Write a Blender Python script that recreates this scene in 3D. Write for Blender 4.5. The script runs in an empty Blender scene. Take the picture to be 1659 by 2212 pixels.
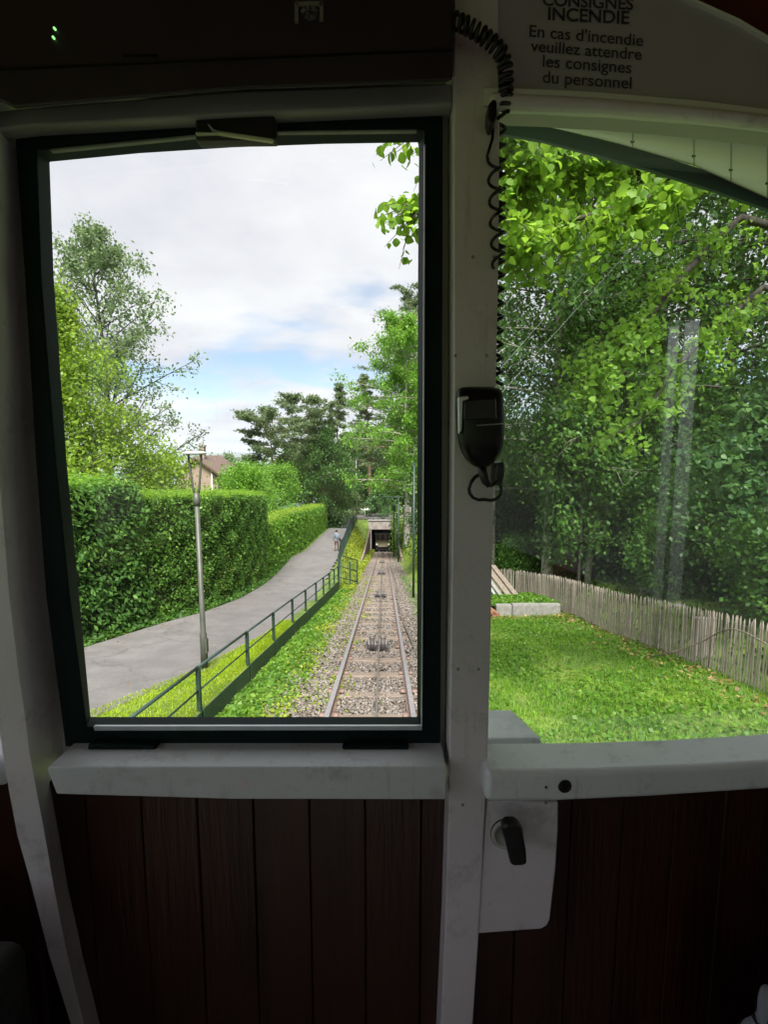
import bpy, bmesh, math, random
import numpy as np
from mathutils import Vector, Matrix
R = math.radians
scene = bpy.context.scene
COL = scene.collection
# ------------------------------------------------------------------ camera
TPIT = 126/1106.0
PITCH = math.atan(TPIT)
cam = bpy.data.cameras.new('camera'); cam.sensor_fit = 'VERTICAL'; cam.sensor_height = 36; cam.sensor_width = 27
cam.lens = 18.0; cam.clip_start = 0.02; cam.clip_end = 60000
camo = bpy.data.objects.new('camera', cam); COL.objects.link(camo)
camo.location = (0, 0, 0); camo.rotation_euler = (math.pi/2 - PITCH, 0, 0)
scene.camera = camo
# ------------------------------------------------------------------ light
SUN_EL, SUN_AZ = 52, 176          # azimuth measured from +y (ahead) towards +x
scene.view_settings.view_transform = 'Standard'
scene.view_settings.look = 'None'
scene.view_settings.exposure = 2.5
scene.view_settings.gamma = 1
scene.view_settings.use_curve_mapping = False
scene.render.engine = 'CYCLES'
scene.cycles.use_denoising = True
scene.cycles.max_bounces = 10; scene.cycles.diffuse_bounces = 5; scene.cycles.transparent_max_bounces = 12
scene.cycles.transmission_bounces = 6; scene.cycles.glossy_bounces = 4
scene.cycles.caustics_reflective = False; scene.cycles.caustics_refractive = False
sd = Vector((math.cos(R(SUN_EL))*math.sin(R(SUN_AZ)), math.cos(R(SUN_EL))*math.cos(R(SUN_AZ)), math.sin(R(SUN_EL))))
sun = bpy.data.lights.new('sun', 'SUN'); sun.energy = 2.3; sun.angle = R(28); sun.color = (1.0, .96, .88)
suno = bpy.data.objects.new('sun', sun); COL.objects.link(suno)
suno.rotation_euler = sd.to_track_quat('Z', 'Y').to_euler()
world = bpy.data.worlds.new('World'); scene.world = world; world.use_nodes = True
def build_world():
    nt = world.node_tree; N = nt.nodes; L = nt.links; N.clear()
    out = N.new('ShaderNodeOutputWorld'); bg = N.new('ShaderNodeBackground'); bg.inputs[1].default_value = 0.1
    L.new(bg.outputs[0], out.inputs[0])
    sky = N.new('ShaderNodeTexSky'); sky.sky_type = 'NISHITA'; sky.sun_disc = False
    sky.sun_elevation = R(SUN_EL); sky.sun_rotation = R(SUN_AZ)
    sky.altitude = 500; sky.air_density = 1.0; sky.dust_density = 1.0; sky.ozone_density = 2.0
    tc = N.new('ShaderNodeTexCoord'); sep = N.new('ShaderNodeSeparateXYZ'); L.new(tc.outputs['Generated'], sep.inputs[0])
    def m(op, a, b=None, c=None):
        n = N.new('ShaderNodeMath'); n.operation = op
        for i, x in enumerate((a, b, c)):
            if x is None: continue
            if isinstance(x, (int, float)): n.inputs[i].default_value = x
            else: L.new(x, n.inputs[i])
        return n.outputs[0]
    zz = m('MAXIMUM', sep.outputs[2], 0.0)
    den = m('ADD', zz, 0.16)
    cx = m('DIVIDE', sep.outputs[0], den); cy = m('DIVIDE', sep.outputs[1], den)
    cmb = N.new('ShaderNodeCombineXYZ'); L.new(cx, cmb.inputs[0]); L.new(cy, cmb.inputs[1]); cmb.inputs[2].default_value = 3.7
    n1 = N.new('ShaderNodeTexNoise'); n1.inputs['Scale'].default_value = 1.15; n1.inputs['Detail'].default_value = 9; n1.inputs['Roughness'].default_value = .56
    n2 = N.new('ShaderNodeTexNoise'); n2.inputs['Scale'].default_value = 1.3; n2.inputs['Detail'].default_value = 9; n2.inputs['Roughness'].default_value = .58
    L.new(cmb.outputs[0], n1.inputs['Vector'])
    mp = N.new('ShaderNodeMapping'); mp.inputs['Location'].default_value = (5.2, 1.3, 0); L.new(cmb.outputs[0], mp.inputs['Vector']); L.new(mp.outputs[0], n2.inputs['Vector'])
    # open sky shows in a low belt, thick cloud higher up and a bank at the horizon
    belt = N.new('ShaderNodeValToRGB'); L.new(zz, belt.inputs[0])
    cr = belt.color_ramp; cr.elements[0].position = 0.0; cr.elements[0].color = (.62,)*3 + (1,)
    cr.elements[1].position = 1.0; cr.elements[1].color = (.62,)*3 + (1,)
    for p_, v_ in ((.055, .62), (.085, .44), (.13, .33), (.165, .46), (.21, .68), (.5, .72)):
        e = cr.elements.new(p_); e.color = (v_,)*3 + (1,)
    s = m('ADD', m('MULTIPLY', n1.outputs['Fac'], 1.5), belt.outputs[0])
    mask = N.new('ShaderNodeMapRange'); mask.interpolation_type = 'SMOOTHSTEP'; L.new(s, mask.inputs[0])
    mask.inputs[1].default_value = 1.0; mask.inputs[2].default_value = 1.3; mask.inputs[3].default_value = .16
    cl = N.new('ShaderNodeValToRGB'); L.new(n2.outputs['Fac'], cl.inputs[0])
    cl.color_ramp.elements[0].position = .34; cl.color_ramp.elements[0].color = (1.34, 1.345, 1.48, 1)
    cl.color_ramp.elements[1].position = .66; cl.color_ramp.elements[1].color = (1.84, 1.84, 1.86, 1)
    mix = N.new('ShaderNodeMix'); mix.data_type = 'RGBA'
    skm = N.new('ShaderNodeMix'); skm.data_type = 'RGBA'; skm.blend_type = 'MULTIPLY'; skm.inputs[0].default_value = 1
    L.new(sky.outputs[0], skm.inputs[6]); skm.inputs[7].default_value = (.29, .31, .31, 1)
    L.new(mask.outputs[0], mix.inputs[0]); L.new(skm.outputs[2], mix.inputs[6]); L.new(cl.outputs[0], mix.inputs[7])
    L.new(mix.outputs[2], bg.inputs[0])
build_world()

# ------------------------------------------------------------------ measuring helpers: photograph pixel (1659 wide) -> ray
def ray(u, v):
    a = (u-829.5)/1106.0; b = (1106.0-v)/1106.0
    c, s = math.cos(PITCH), math.sin(PITCH)
    return a, c+b*s, -s+b*c
def at(u, v, y):
    a, dy, dz = ray(u, v); k = y/dy
    return Vector((a*k, y, dz*k))
def on_wall(u, v, c, k=0.0):          # wall plane y = c + k*x
    a, dy, dz = ray(u, v); s = c/(dy-k*a)
    return Vector((a*s, dy*s, dz*s))

# ------------------------------------------------------------------ object helpers
def tag(o, label=None, cat=None, group=None, kind=None):
    if label: o['label'] = label
    if cat: o['category'] = cat
    if group: o['group'] = group
    if kind: o['kind'] = kind
    return o
def empty(name, loc=(0, 0, 0), label=None, cat=None, group=None, rz=0):
    o = bpy.data.objects.new(name, None); COL.objects.link(o); o.location = loc; o.rotation_euler = (0, 0, rz)
    o.empty_display_size = .2
    return tag(o, label, cat, group)
def link(name, me, mat=None, parent=None, smooth=False):
    if mat is not None and len(me.materials) == 0: me.materials.append(mat)
    o = bpy.data.objects.new(name, me); COL.objects.link(o)
    if parent is not None:
        o.parent = parent
        q = parent; off = Vector((0, 0, 0))
        while q is not None: off += q.location; q = q.parent
        o.location = -off                      # part meshes are written in world coordinates
    if smooth:
        for p_ in me.polygons: p_.use_smooth = True
    return o
def from_bm(name, bm, mat, parent=None, smooth=False, bevel=0, segs=2):
    bmesh.ops.recalc_face_normals(bm, faces=bm.faces)
    me = bpy.data.meshes.new(name); bm.to_mesh(me); bm.free()
    o = link(name, me, mat, parent, smooth)
    if bevel:
        b = o.modifiers.new('bevel', 'BEVEL'); b.width = bevel; b.segments = segs; b.limit_method = 'ANGLE'; b.angle_limit = R(35)
        if segs > 1:
            for p_ in me.polygons: p_.use_smooth = True
            try:
                w = o.modifiers.new('wn', 'WEIGHTED_NORMAL'); w.keep_sharp = True
            except Exception: pass
    return o
def local(o_parent, p):
    return Vector(p) - o_parent.location if o_parent is not None else Vector(p)
def add_box(bm, lo, hi, rot=None, cen=None):
    lo, hi = Vector(lo), Vector(hi)
    vs = [bm.verts.new((x, y, z)) for x in (lo.x, hi.x) for y in (lo.y, hi.y) for z in (lo.z, hi.z)]
    for f in ((0,1,3,2),(4,6,7,5),(0,4,5,1),(2,3,7,6),(0,2,6,4),(1,5,7,3)):
        bm.faces.new([vs[i] for i in f])
    if rot is not None:
        c = Vector(cen) if cen is not None else (lo+hi)/2
        for v in vs: v.co = c + rot @ (v.co-c)
    return vs
def add_prism(bm, front, back):
    f = [bm.verts.new(p) for p in front]; b = [bm.verts.new(p) for p in back]
    n = len(f)
    bm.faces.new(f); bm.faces.new(b[::-1])
    for i in range(n):
        j = (i+1) % n
        bm.faces.new((f[i], b[i], b[j], f[j]))
def add_tube(bm, pts, rad, n=8, caps=True):
    pts = [Vector(p) for p in pts]
    if isinstance(rad, (int, float)): rad = [rad]*len(pts)
    rings = []
    t0 = (pts[1]-pts[0]).normalized()
    ref = Vector((0, 0, 1)) if abs(t0.z) < .9 else Vector((1, 0, 0))
    a = t0.cross(ref).normalized()
    for i, p_ in enumerate(pts):
        t = (pts[min(i+1, len(pts)-1)]-pts[max(i-1, 0)])
        t = t.normalized() if t.length > 1e-9 else t0
        a = (a - t*a.dot(t))
        a = a.normalized() if a.length > 1e-6 else t.orthogonal().normalized()
        b = t.cross(a)
        rings.append([bm.verts.new(p_+(a*math.cos(2*math.pi*k/n)+b*math.sin(2*math.pi*k/n))*rad[i]) for k in range(n)])
    for i in range(len(rings)-1):
        for k in range(n):
            bm.faces.new((rings[i][k], rings[i][(k+1) % n], rings[i+1][(k+1) % n], rings[i+1][k]))
    if caps:
        bm.faces.new(rings[0][::-1]); bm.faces.new(rings[-1])
    return rings
def add_lathe(bm, prof, cen=(0, 0, 0), n=16, axis=None):
    cen = Vector(cen); q = Vector((0, 0, 1)).rotation_difference(Vector(axis)) if axis is not None else None
    rings = []
    for r, z in prof:
        ring = []
        for k in range(n):
            p_ = Vector((r*math.cos(2*math.pi*k/n), r*math.sin(2*math.pi*k/n), z))
            if q is not None: p_ = q @ p_
            ring.append(bm.verts.new(cen+p_))
        rings.append(ring)
    for i in range(len(rings)-1):
        for k in range(n):
            bm.faces.new((rings[i][k], rings[i][(k+1) % n], rings[i+1][(k+1) % n], rings[i+1][k]))
    bm.faces.new(rings[0][::-1]); bm.faces.new(rings[-1])
def boxobj(name, lo, hi, mat, parent=None, bevel=0, rot=None):
    bm = bmesh.new(); add_box(bm, lo, hi, rot); return from_bm(name, bm, mat, parent, bevel=bevel)
def tubeobj(name, pts, rad, mat, parent=None, n=8):
    bm = bmesh.new(); add_tube(bm, pts, rad, n); return from_bm(name, bm, mat, parent, smooth=True)
def np_mesh(name, V, Q=None, T=None, smooth=False):
    me = bpy.data.meshes.new(name)
    V = np.ascontiguousarray(V, dtype=np.float32)
    idx = []; tot = []
    if Q is not None and len(Q): idx.append(np.asarray(Q, np.int32).ravel()); tot.append(np.full(len(Q), 4, np.int32))
    if T is not None and len(T): idx.append(np.asarray(T, np.int32).ravel()); tot.append(np.full(len(T), 3, np.int32))
    idx = np.concatenate(idx); tot = np.concatenate(tot)
    me.vertices.add(len(V)); me.vertices.foreach_set('co', V.ravel())
    me.loops.add(len(idx)); me.loops.foreach_set('vertex_index', idx)
    me.polygons.add(len(tot))
    st = np.concatenate([[0], np.cumsum(tot)[:-1]]).astype(np.int32)
    me.polygons.foreach_set('loop_start', st); me.polygons.foreach_set('loop_total', tot)
    if smooth: me.polygons.foreach_set('use_smooth', np.ones(len(tot), bool))
    me.update(calc_edges=True); me.validate()
    return me

# ------------------------------------------------------------------ materials
MATS = {}
def _principled(name):
    m = bpy.data.materials.new(name); m.use_nodes = True
    return m, m.node_tree.nodes, m.node_tree.links, m.node_tree.nodes['Principled BSDF']
def noise_mat(name, c1, c2, scale=8, rough=.6, bump=0.0, metal=0.0, detail=6, stretch=(1, 1, 1), lo=.35, hi=.65, spec=.5, bscale=None, coords='Object', c3=None):
    m, N, L, P = _principled(name)
    tc = N.new('ShaderNodeTexCoord'); mp = N.new('ShaderNodeMapping'); mp.inputs['Scale'].default_value = stretch
    L.new(tc.outputs[coords], mp.inputs[0])
    n = N.new('ShaderNodeTexNoise'); n.inputs['Scale'].default_value = scale; n.inputs['Detail'].default_value = detail; n.inputs['Roughness'].default_value = .6
    L.new(mp.outputs[0], n.inputs['Vector'])
    r = N.new('ShaderNodeValToRGB'); L.new(n.outputs['Fac'], r.inputs[0])
    r.color_ramp.elements[0].position = lo; r.color_ramp.elements[0].color = (*c1, 1)
    r.color_ramp.elements[1].position = hi; r.color_ramp.elements[1].color = (*c2, 1)
    if c3 is not None:
        e = r.color_ramp.elements.new((lo+hi)/2); e.color = (*c3, 1)
    L.new(r.outputs[0], P.inputs['Base Color'])
    P.inputs['Roughness'].default_value = rough; P.inputs['Metallic'].default_value = metal
    P.inputs['Specular IOR Level'].default_value = spec
    if bump:
        n2 = N.new('ShaderNodeTexNoise'); n2.inputs['Scale'].default_value = bscale or scale*4; n2.inputs['Detail'].default_value = 5
        L.new(mp.outputs[0], n2.inputs['Vector'])
        b = N.new('ShaderNodeBump'); b.inputs['Strength'].default_value = bump; b.inputs['Distance'].default_value = .02
        L.new(n2.outputs['Fac'], b.inputs['Height']); L.new(b.outputs[0], P.inputs['Normal'])
    MATS[name] = m
    return m
def leaf_mat(name, cols, trans=.35, tcol=None, rough=.5, clump=2.0):
    """cols: dark, mid, light; each leaf takes its own tone, clumps drift in hue"""
    m, N, L, P = _principled(name)
    out = N['Material Output']
    g = N.new('ShaderNodeNewGeometry')
    tc = N.new('ShaderNodeTexCoord'); n = N.new('ShaderNodeTexNoise'); n.inputs['Scale'].default_value = clump; n.inputs['Detail'].default_value = 2
    L.new(tc.outputs['Object'], n.inputs['Vector'])
    a = N.new('ShaderNodeMath'); a.operation = 'MULTIPLY_ADD'; L.new(n.outputs['Fac'], a.inputs[0]); a.inputs[1].default_value = 1.1; a.inputs[2].default_value = -.3
    b = N.new('ShaderNodeMath'); b.operation = 'MULTIPLY_ADD'; L.new(g.outputs['Random Per Island'], b.inputs[0]); b.inputs[1].default_value = .55; L.new(a.outputs[0], b.inputs[2])
    r = N.new('ShaderNodeValToRGB'); L.new(b.outputs[0], r.inputs[0])
    r.color_ramp.elements[0].position = .18; r.color_ramp.elements[0].color = (*cols[0], 1)
    r.color_ramp.elements[1].position = .92; r.color_ramp.elements[1].color = (*cols[2], 1)
    e = r.color_ramp.elements.new(.55); e.color = (*cols[1], 1)
    L.new(r.outputs[0], P.inputs['Base Color']); P.inputs['Roughness'].default_value = rough; P.inputs['Specular IOR Level'].default_value = .35
    t = N.new('ShaderNodeBsdfTranslucent')
    mx = N.new('ShaderNodeMix'); mx.data_type = 'RGBA'; mx.inputs[0].default_value = .45; L.new(r.outputs[0], mx.inputs[6])
    tcol = tcol or tuple(min(1, c*1.6) for c in cols[2]); mx.inputs[7].default_value = (*tcol, 1)
    L.new(mx.outputs[2], t.inputs[0])
    ms = N.new('ShaderNodeMixShader'); ms.inputs[0].default_value = trans
    L.new(P.outputs[0], ms.inputs[1]); L.new(t.outputs[0], ms.inputs[2]); L.new(ms.outputs[0], out.inputs[0])
    MATS[name] = m
    return m
def glass_mat(name, tint=(.93, .97, .95), fac=1.0, dust=.02):
    m = bpy.data.materials.new(name); m.use_nodes = True; N = m.node_tree.nodes; L = m.node_tree.links
    N.clear(); out = N.new('ShaderNodeOutputMaterial')
    tr = N.new('ShaderNodeBsdfTransparent'); tr.inputs[0].default_value = (*tint, 1)
    gl = N.new('ShaderNodeBsdfGlossy'); gl.inputs['Roughness'].default_value = .015; gl.inputs[0].default_value = (1, 1, 1, 1)
    fr = N.new('ShaderNodeLayerWeight'); fr.inputs[0].default_value = .5
    pw = N.new('ShaderNodeMath'); pw.operation = 'POWER'; L.new(fr.outputs['Facing'], pw.inputs[0]); pw.inputs[1].default_value = 5
    mu = N.new('ShaderNodeMath'); mu.operation = 'MULTIPLY_ADD'; L.new(pw.outputs[0], mu.inputs[0]); mu.inputs[1].default_value = .9; mu.inputs[2].default_value = .042*fac
    ms = N.new('ShaderNodeMixShader'); L.new(mu.outputs[0], ms.inputs[0]); L.new(tr.outputs[0], ms.inputs[1]); L.new(gl.outputs[0], ms.inputs[2])
    df = N.new('ShaderNodeBsdfDiffuse'); df.inputs[0].default_value = (.7, .72, .74, 1)
    tc = N.new('ShaderNodeTexCoord'); n = N.new('ShaderNodeTexNoise'); n.inputs['Scale'].default_value = 9; n.inputs['Detail'].default_value = 6; L.new(tc.outputs['Object'], n.inputs['Vector'])
    mr = N.new('ShaderNodeMapRange'); L.new(n.outputs['Fac'], mr.inputs[0]); mr.inputs[1].default_value = .45; mr.inputs[2].default_value = .8; mr.inputs[3].default_value = dust*.3; mr.inputs[4].default_value = dust*2
    m2 = N.new('ShaderNodeMixShader'); L.new(mr.outputs[0], m2.inputs[0]); L.new(ms.outputs[0], m2.inputs[1]); L.new(df.outputs[0], m2.inputs[2])
    L.new(m2.outputs[0], out.inputs[0])
    MATS[name] = m
    return m
def glow_mat(name, col, e):
    m, N, L, P = _principled(name); P.inputs['Base Color'].default_value = (*col, 1)
    P.inputs['Emission Color'].default_value = (*col, 1); P.inputs['Emission Strength'].default_value = e
    return m
WHITE2 = noise_mat('outside_white_paint', (.70, .72, .70), (.78, .79, .77), 6, .4)
GREENFR = noise_mat('dark_green_enamel', (.004, .011, .013), (.006, .016, .018), 12, .6, spec=.12)
BLACK = noise_mat('black_plastic', (.006, .006, .007), (.010, .010, .012), 20, .35)
GLOSSBLACK = noise_mat('gloss_black_plastic', (.005, .005, .006), (.008, .008, .009), 20, .38, spec=.3)
CABINET = noise_mat('cabinet_black', (.016, .010, .018), (.024, .016, .026), 6, .5)
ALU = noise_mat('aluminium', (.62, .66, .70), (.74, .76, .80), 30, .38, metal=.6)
DULLALU = noise_mat('dull_aluminium', (.20, .21, .21), (.27, .28, .28), 30, .5)
WOOD = noise_mat('dark_red_wood', (.021, .006, .0036), (.043, .0125, .0075), 3.5, .36, .12, stretch=(6, 6, .5), bscale=20)
CEILW = noise_mat('ceiling_wood', (.16, .04, .02), (.24, .07, .035), 3, .4, stretch=(5, .5, 1))
GREY = noise_mat('charcoal_fabric', (.02, .02, .022), (.04, .04, .045), 60, .9)
SCREW = noise_mat('screw_steel', (.25, .25, .25), (.4, .4, .4), 50, .4, metal=.8)
INK = noise_mat('sign_ink', (.035, .035, .04), (.05, .05, .055), 30, .6)
FLOORM = noise_mat('floor_vinyl', (.20, .18, .17), (.28, .25, .24), 12, .6)
GLASS = glass_mat('window_glass', (.97, .985, .98), .6, .006)
GLASSR = glass_mat('side_pane_glass', (.92, .97, .94), 3.4, .012)
def asphalt_mat():
    m = noise_mat('asphalt', (.105, .100, .101), (.152, .145, .145), 1.7, .88, .4, bscale=70, detail=12, c3=(.128, .121, .122))
    N = m.node_tree.nodes; L = m.node_tree.links; P = N['Principled BSDF']; src = P.inputs['Base Color'].links[0].from_socket
    tc = N.new('ShaderNodeTexCoord'); nz = N.new('ShaderNodeTexNoise'); nz.inputs['Scale'].default_value = 1.6; nz.inputs['Detail'].default_value = 6; L.new(tc.outputs['Object'], nz.inputs['Vector'])
    ad = N.new('ShaderNodeVectorMath'); ad.operation = 'MULTIPLY_ADD'; L.new(nz.outputs['Color'], ad.inputs[0]); ad.inputs[1].default_value = (.9, .9, .9); L.new(tc.outputs['Object'], ad.inputs[2])
    def layer(fac, col, amt):
        nonlocal src
        a = N.new('ShaderNodeMath'); a.operation = 'MULTIPLY'; L.new(fac, a.inputs[0]); a.inputs[1].default_value = amt
        x = N.new('ShaderNodeMix'); x.data_type = 'RGBA'; L.new(a.outputs[0], x.inputs[0]); L.new(src, x.inputs[6]); x.inputs[7].default_value = (*col, 1); src = x.outputs[2]
    v = N.new('ShaderNodeTexVoronoi'); v.feature = 'DISTANCE_TO_EDGE'; v.inputs['Scale'].default_value = .42; L.new(ad.outputs[0], v.inputs['Vector'])
    r = N.new('ShaderNodeMapRange'); r.inputs[1].default_value = .004; r.inputs[2].default_value = .016; r.inputs[3].default_value = 1; r.inputs[4].default_value = 0; L.new(v.outputs['Distance'], r.inputs[0])
    layer(r.outputs[0], (.05, .046, .045), .38)
    v2 = N.new('ShaderNodeTexVoronoi'); v2.inputs['Scale'].default_value = .17; L.new(ad.outputs[0], v2.inputs['Vector'])
    r2 = N.new('ShaderNodeMapRange'); r2.inputs[1].default_value = .55; r2.inputs[2].default_value = .57; L.new(v2.outputs['Color'], r2.inputs[0])
    layer(r2.outputs[0], (.10, .092, .092), .35)
    n3 = N.new('ShaderNodeTexNoise'); n3.inputs['Scale'].default_value = 38; n3.inputs['Detail'].default_value = 3; L.new(tc.outputs['Object'], n3.inputs['Vector'])
    r3 = N.new('ShaderNodeMapRange'); r3.inputs[1].default_value = .56; r3.inputs[2].default_value = .66; L.new(n3.outputs['Fac'], r3.inputs[0])
    layer(r3.outputs[0], (.22, .20, .195), .4)
    L.new(src, P.inputs['Base Color']); return m
ASPHALT = asphalt_mat()
SOIL = noise_mat('soil_and_turf', (.065, .10, .018), (.15, .20, .03), .9, .95, .3, bscale=8, c3=(.09, .145, .022))
BALL = noise_mat('ballast_bed', (.11, .08, .062), (.21, .17, .145), 16, .95, .8, bscale=22, c3=(.155, .12, .10))
def stone_mat():
    m, N, L, P = _principled('ballast_stone')
    g = N.new('ShaderNodeNewGeometry'); r = N.new('ShaderNodeValToRGB'); L.new(g.outputs['Random Per Island'], r.inputs[0])
    cr = r.color_ramp; cr.elements[0].color = (.08, .06, .046, 1); cr.elements[1].color = (.215, .185, .165, 1)
    for p_, c in ((.25, (.118, .098, .084)), (.5, (.150, .130, .117)), (.75, (.18, .158, .144))):
        e = cr.elements.new(p_); e.color = (*c, 1)
    L.new(r.outputs[0], P.inputs['Base Color']); P.inputs['Roughness'].default_value = .9
    return m
STONE = stone_mat()
RUST = noise_mat('rusty_rail', (.13, .085, .07), (.22, .15, .125), 20, .7, .2)
RAILTOP = noise_mat('worn_rail_top', (.20, .19, .21), (.29, .275, .29), 20, .5, metal=.35)
SLEEP = noise_mat('old_sleeper', (.12, .088, .068), (.22, .175, .145), 5, .9, .3, stretch=(.6, 6, 6), bscale=20)
def paint_mat(name, c, rough=.42):
    m = noise_mat(name, tuple(x*.93 for x in c), tuple(min(1, x*1.05) for x in c), 4, rough, .06, bscale=130)
    N = m.node_tree.nodes; L = m.node_tree.links; P = N['Principled BSDF']
    src = P.inputs['Base Color'].links[0].from_socket
    tc = N.new('ShaderNodeTexCoord')
    def spots(sc, lo, hi, stretch=(1, 1, 1)):
        mp = N.new('ShaderNodeMapping'); mp.inputs['Scale'].default_value = stretch; L.new(tc.outputs['Object'], mp.inputs[0])
        n = N.new('ShaderNodeTexNoise'); n.inputs['Scale'].default_value = sc; n.inputs['Detail'].default_value = 7; n.inputs['Roughness'].default_value = .7; L.new(mp.outputs[0], n.inputs['Vector'])
        r = N.new('ShaderNodeMapRange'); r.inputs[1].default_value = lo; r.inputs[2].default_value = hi; L.new(n.outputs['Fac'], r.inputs[0]); return r.outputs[0]
    for fac, col, amt in ((spots(14, .55, .76), (.22, .19, .17), .6), (spots(60, .665, .72), (.10, .08, .07), .6), (spots(9, .58, .76, (5, 5, .6)), (.32, .27, .24), .6)):
        a = N.new('ShaderNodeMath'); a.operation = 'MULTIPLY'; L.new(fac, a.inputs[0]); a.inputs[1].default_value = amt
        x = N.new('ShaderNodeMix'); x.data_type = 'RGBA'; L.new(a.outputs[0], x.inputs[0]); L.new(src, x.inputs[6]); x.inputs[7].default_value = (*col, 1); src = x.outputs[2]
    L.new(src, P.inputs['Base Color']); return m
WHITE = paint_mat('cream_paint', (.72, .67, .71), .42)
SILLR = paint_mat('lit_sill_paint', (.80, .82, .86), .28)  # paler copy of the sill paint; daylight on right sill and ledge put into colour
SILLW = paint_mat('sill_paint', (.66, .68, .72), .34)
ROPE = noise_mat('steel_rope', (.13, .11, .10), (.24, .21, .19), 90, .5, metal=.4)
ROLL = noise_mat('roller_steel', (.055, .05, .052), (.12, .11, .11), 12, .5, metal=.4)
FENCEG = noise_mat('fence_green_paint', (.014, .032, .026), (.024, .05, .04), 6, .5)
FENCEP = noise_mat('kick_plate_green', (.020, .045, .026), (.034, .068, .038), 3, .55)
LAMPM = noise_mat('lamp_grey_green', (.05, .054, .046), (.078, .082, .068), 4, .5, metal=.15)
LAMPW = noise_mat('lamp_cap_pale', (.5, .5, .52), (.62, .62, .64), 9, .4)
PALE = noise_mat('weathered_chestnut', (.235, .19, .165), (.42, .36, .32), 4, .9, .3, stretch=(9, 9, .8), bscale=25, coords='Generated')
WIRE = noise_mat('galvanised_wire', (.22, .22, .23), (.32, .32, .33), 30, .4, metal=.6)
CONC = noise_mat('pale_concrete', (.17, .16, .152), (.26, .245, .235), 7, .9, .2, bscale=60)
CONC2 = noise_mat('stained_concrete', (.17, .145, .135), (.33, .295, .275), 1.6, .9, .2, stretch=(1, 1, .4), bscale=30)
TIMB = noise_mat('grey_timber', (.12, .088, .07), (.25, .20, .17), 4, .9, .4, stretch=(6, 6, .6), bscale=14)
STREAKW = noise_mat('reflector_pale', (.74, .78, .82), (.80, .84, .87), 2, .9)
BRICKO = noise_mat('terracotta', (.17, .075, .042), (.25, .115, .066), 9, .85, .2)
BARK = noise_mat('grey_bark', (.02, .017, .014), (.055, .047, .039), 6, .95, .7, stretch=(3, 3, .7), bscale=12)
BARKL = noise_mat('pale_bark', (.18, .165, .14), (.32, .30, .26), 4, .9, .4, stretch=(2, 2, 1), bscale=14)
BARKR = noise_mat('reddish_pine_bark', (.10, .055, .04), (.22, .12, .085), 5, .95, .6, stretch=(3, 3, .6), bscale=12)
HOUSEW = noise_mat('pink_render', (.21, .15, .125), (.26, .19, .16), 2, .9, .1)
ROOFT = noise_mat('brown_roof_tile', (.09, .062, .052), (.15, .10, .085), 3, .8, .3)
DARKW = noise_mat('dark_timber', (.05, .025, .02), (.09, .045, .035), 5, .8)
WATER = noise_mat('lake_water', (.04, .09, .14), (.06, .12, .17), .001, .2)
HILLM = noise_mat('far_forest', (.05, .075, .05), (.09, .11, .075), .002, .95)
DARKIN = noise_mat('tunnel_dark', (.03, .028, .03), (.05, .046, .048), 3, .9)
CREAM = noise_mat('car_cream', (.50, .44, .30), (.56, .50, .35), 5, .5)
# foliage
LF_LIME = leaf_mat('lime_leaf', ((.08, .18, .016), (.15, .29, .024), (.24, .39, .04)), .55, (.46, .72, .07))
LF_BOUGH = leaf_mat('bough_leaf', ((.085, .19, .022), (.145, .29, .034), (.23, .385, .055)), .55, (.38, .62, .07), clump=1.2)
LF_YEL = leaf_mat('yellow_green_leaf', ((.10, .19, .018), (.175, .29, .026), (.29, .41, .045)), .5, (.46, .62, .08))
LF_GREY = leaf_mat('grey_green_leaf', ((.085, .135, .075), (.14, .21, .10), (.21, .28, .10)), .45, (.32, .45, .18))
LF_MID = leaf_mat('mid_green_leaf', ((.026, .075, .014), (.058, .145, .022), (.12, .235, .036)), .42, (.2, .4, .04))
LF_DARK = leaf_mat('dark_green_leaf', ((.014, .042, .012), (.034, .092, .018), (.078, .175, .03)), .42, (.15, .31, .04))
LF_BLUE = leaf_mat('dark_bluish_leaf', ((.026, .075, .028), (.055, .135, .042), (.11, .21, .055)), .4, (.16, .33, .07))
LF_PINE = leaf_mat('pine_needle', ((.06, .095, .05), (.105, .155, .07), (.17, .215, .09)), .42, (.24, .33, .11))
LF_HED1 = leaf_mat('laurel_hedge_leaf', ((.036, .10, .022), (.08, .19, .04), (.165, .31, .06)), .42, (.25, .48, .06), rough=.6)
LF_HED2 = leaf_mat('hedge_leaf', ((.04, .105, .018), (.095, .21, .034), (.19, .34, .055)), .42, (.28, .52, .05))
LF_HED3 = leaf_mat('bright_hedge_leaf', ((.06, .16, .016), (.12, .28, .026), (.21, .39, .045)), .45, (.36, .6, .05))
LF_IVY = leaf_mat('ivy_leaf', ((.05, .12, .02), (.10, .21, .03), (.19, .31, .06)), .35, (.28, .45, .05))
LF_WEED = leaf_mat('weed_leaf', ((.045, .12, .012), (.09, .20, .018), (.16, .27, .03)), .4, (.30, .5, .03), clump=1.2)
LF_MOSS = leaf_mat('yellow_weed_leaf', ((.12, .17, .012), (.20, .26, .02), (.30, .35, .03)), .4, (.45, .5, .03), clump=1.0)
LF_GRASS = leaf_mat('grass_blade', ((.065, .17, .012), (.125, .28, .018), (.23, .38, .035)), .45, (.36, .6, .04), clump=.9)
LF_GRASSY = leaf_mat('bright_grass_blade', ((.18, .28, .008), (.27, .39, .010), (.36, .46, .02)), .45, (.5, .6, .02), clump=1.5)
LF_DEAD = leaf_mat('fallen_leaf', ((.10, .06, .025), (.20, .13, .05), (.36, .28, .12)), .2, (.4, .3, .1))
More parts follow.
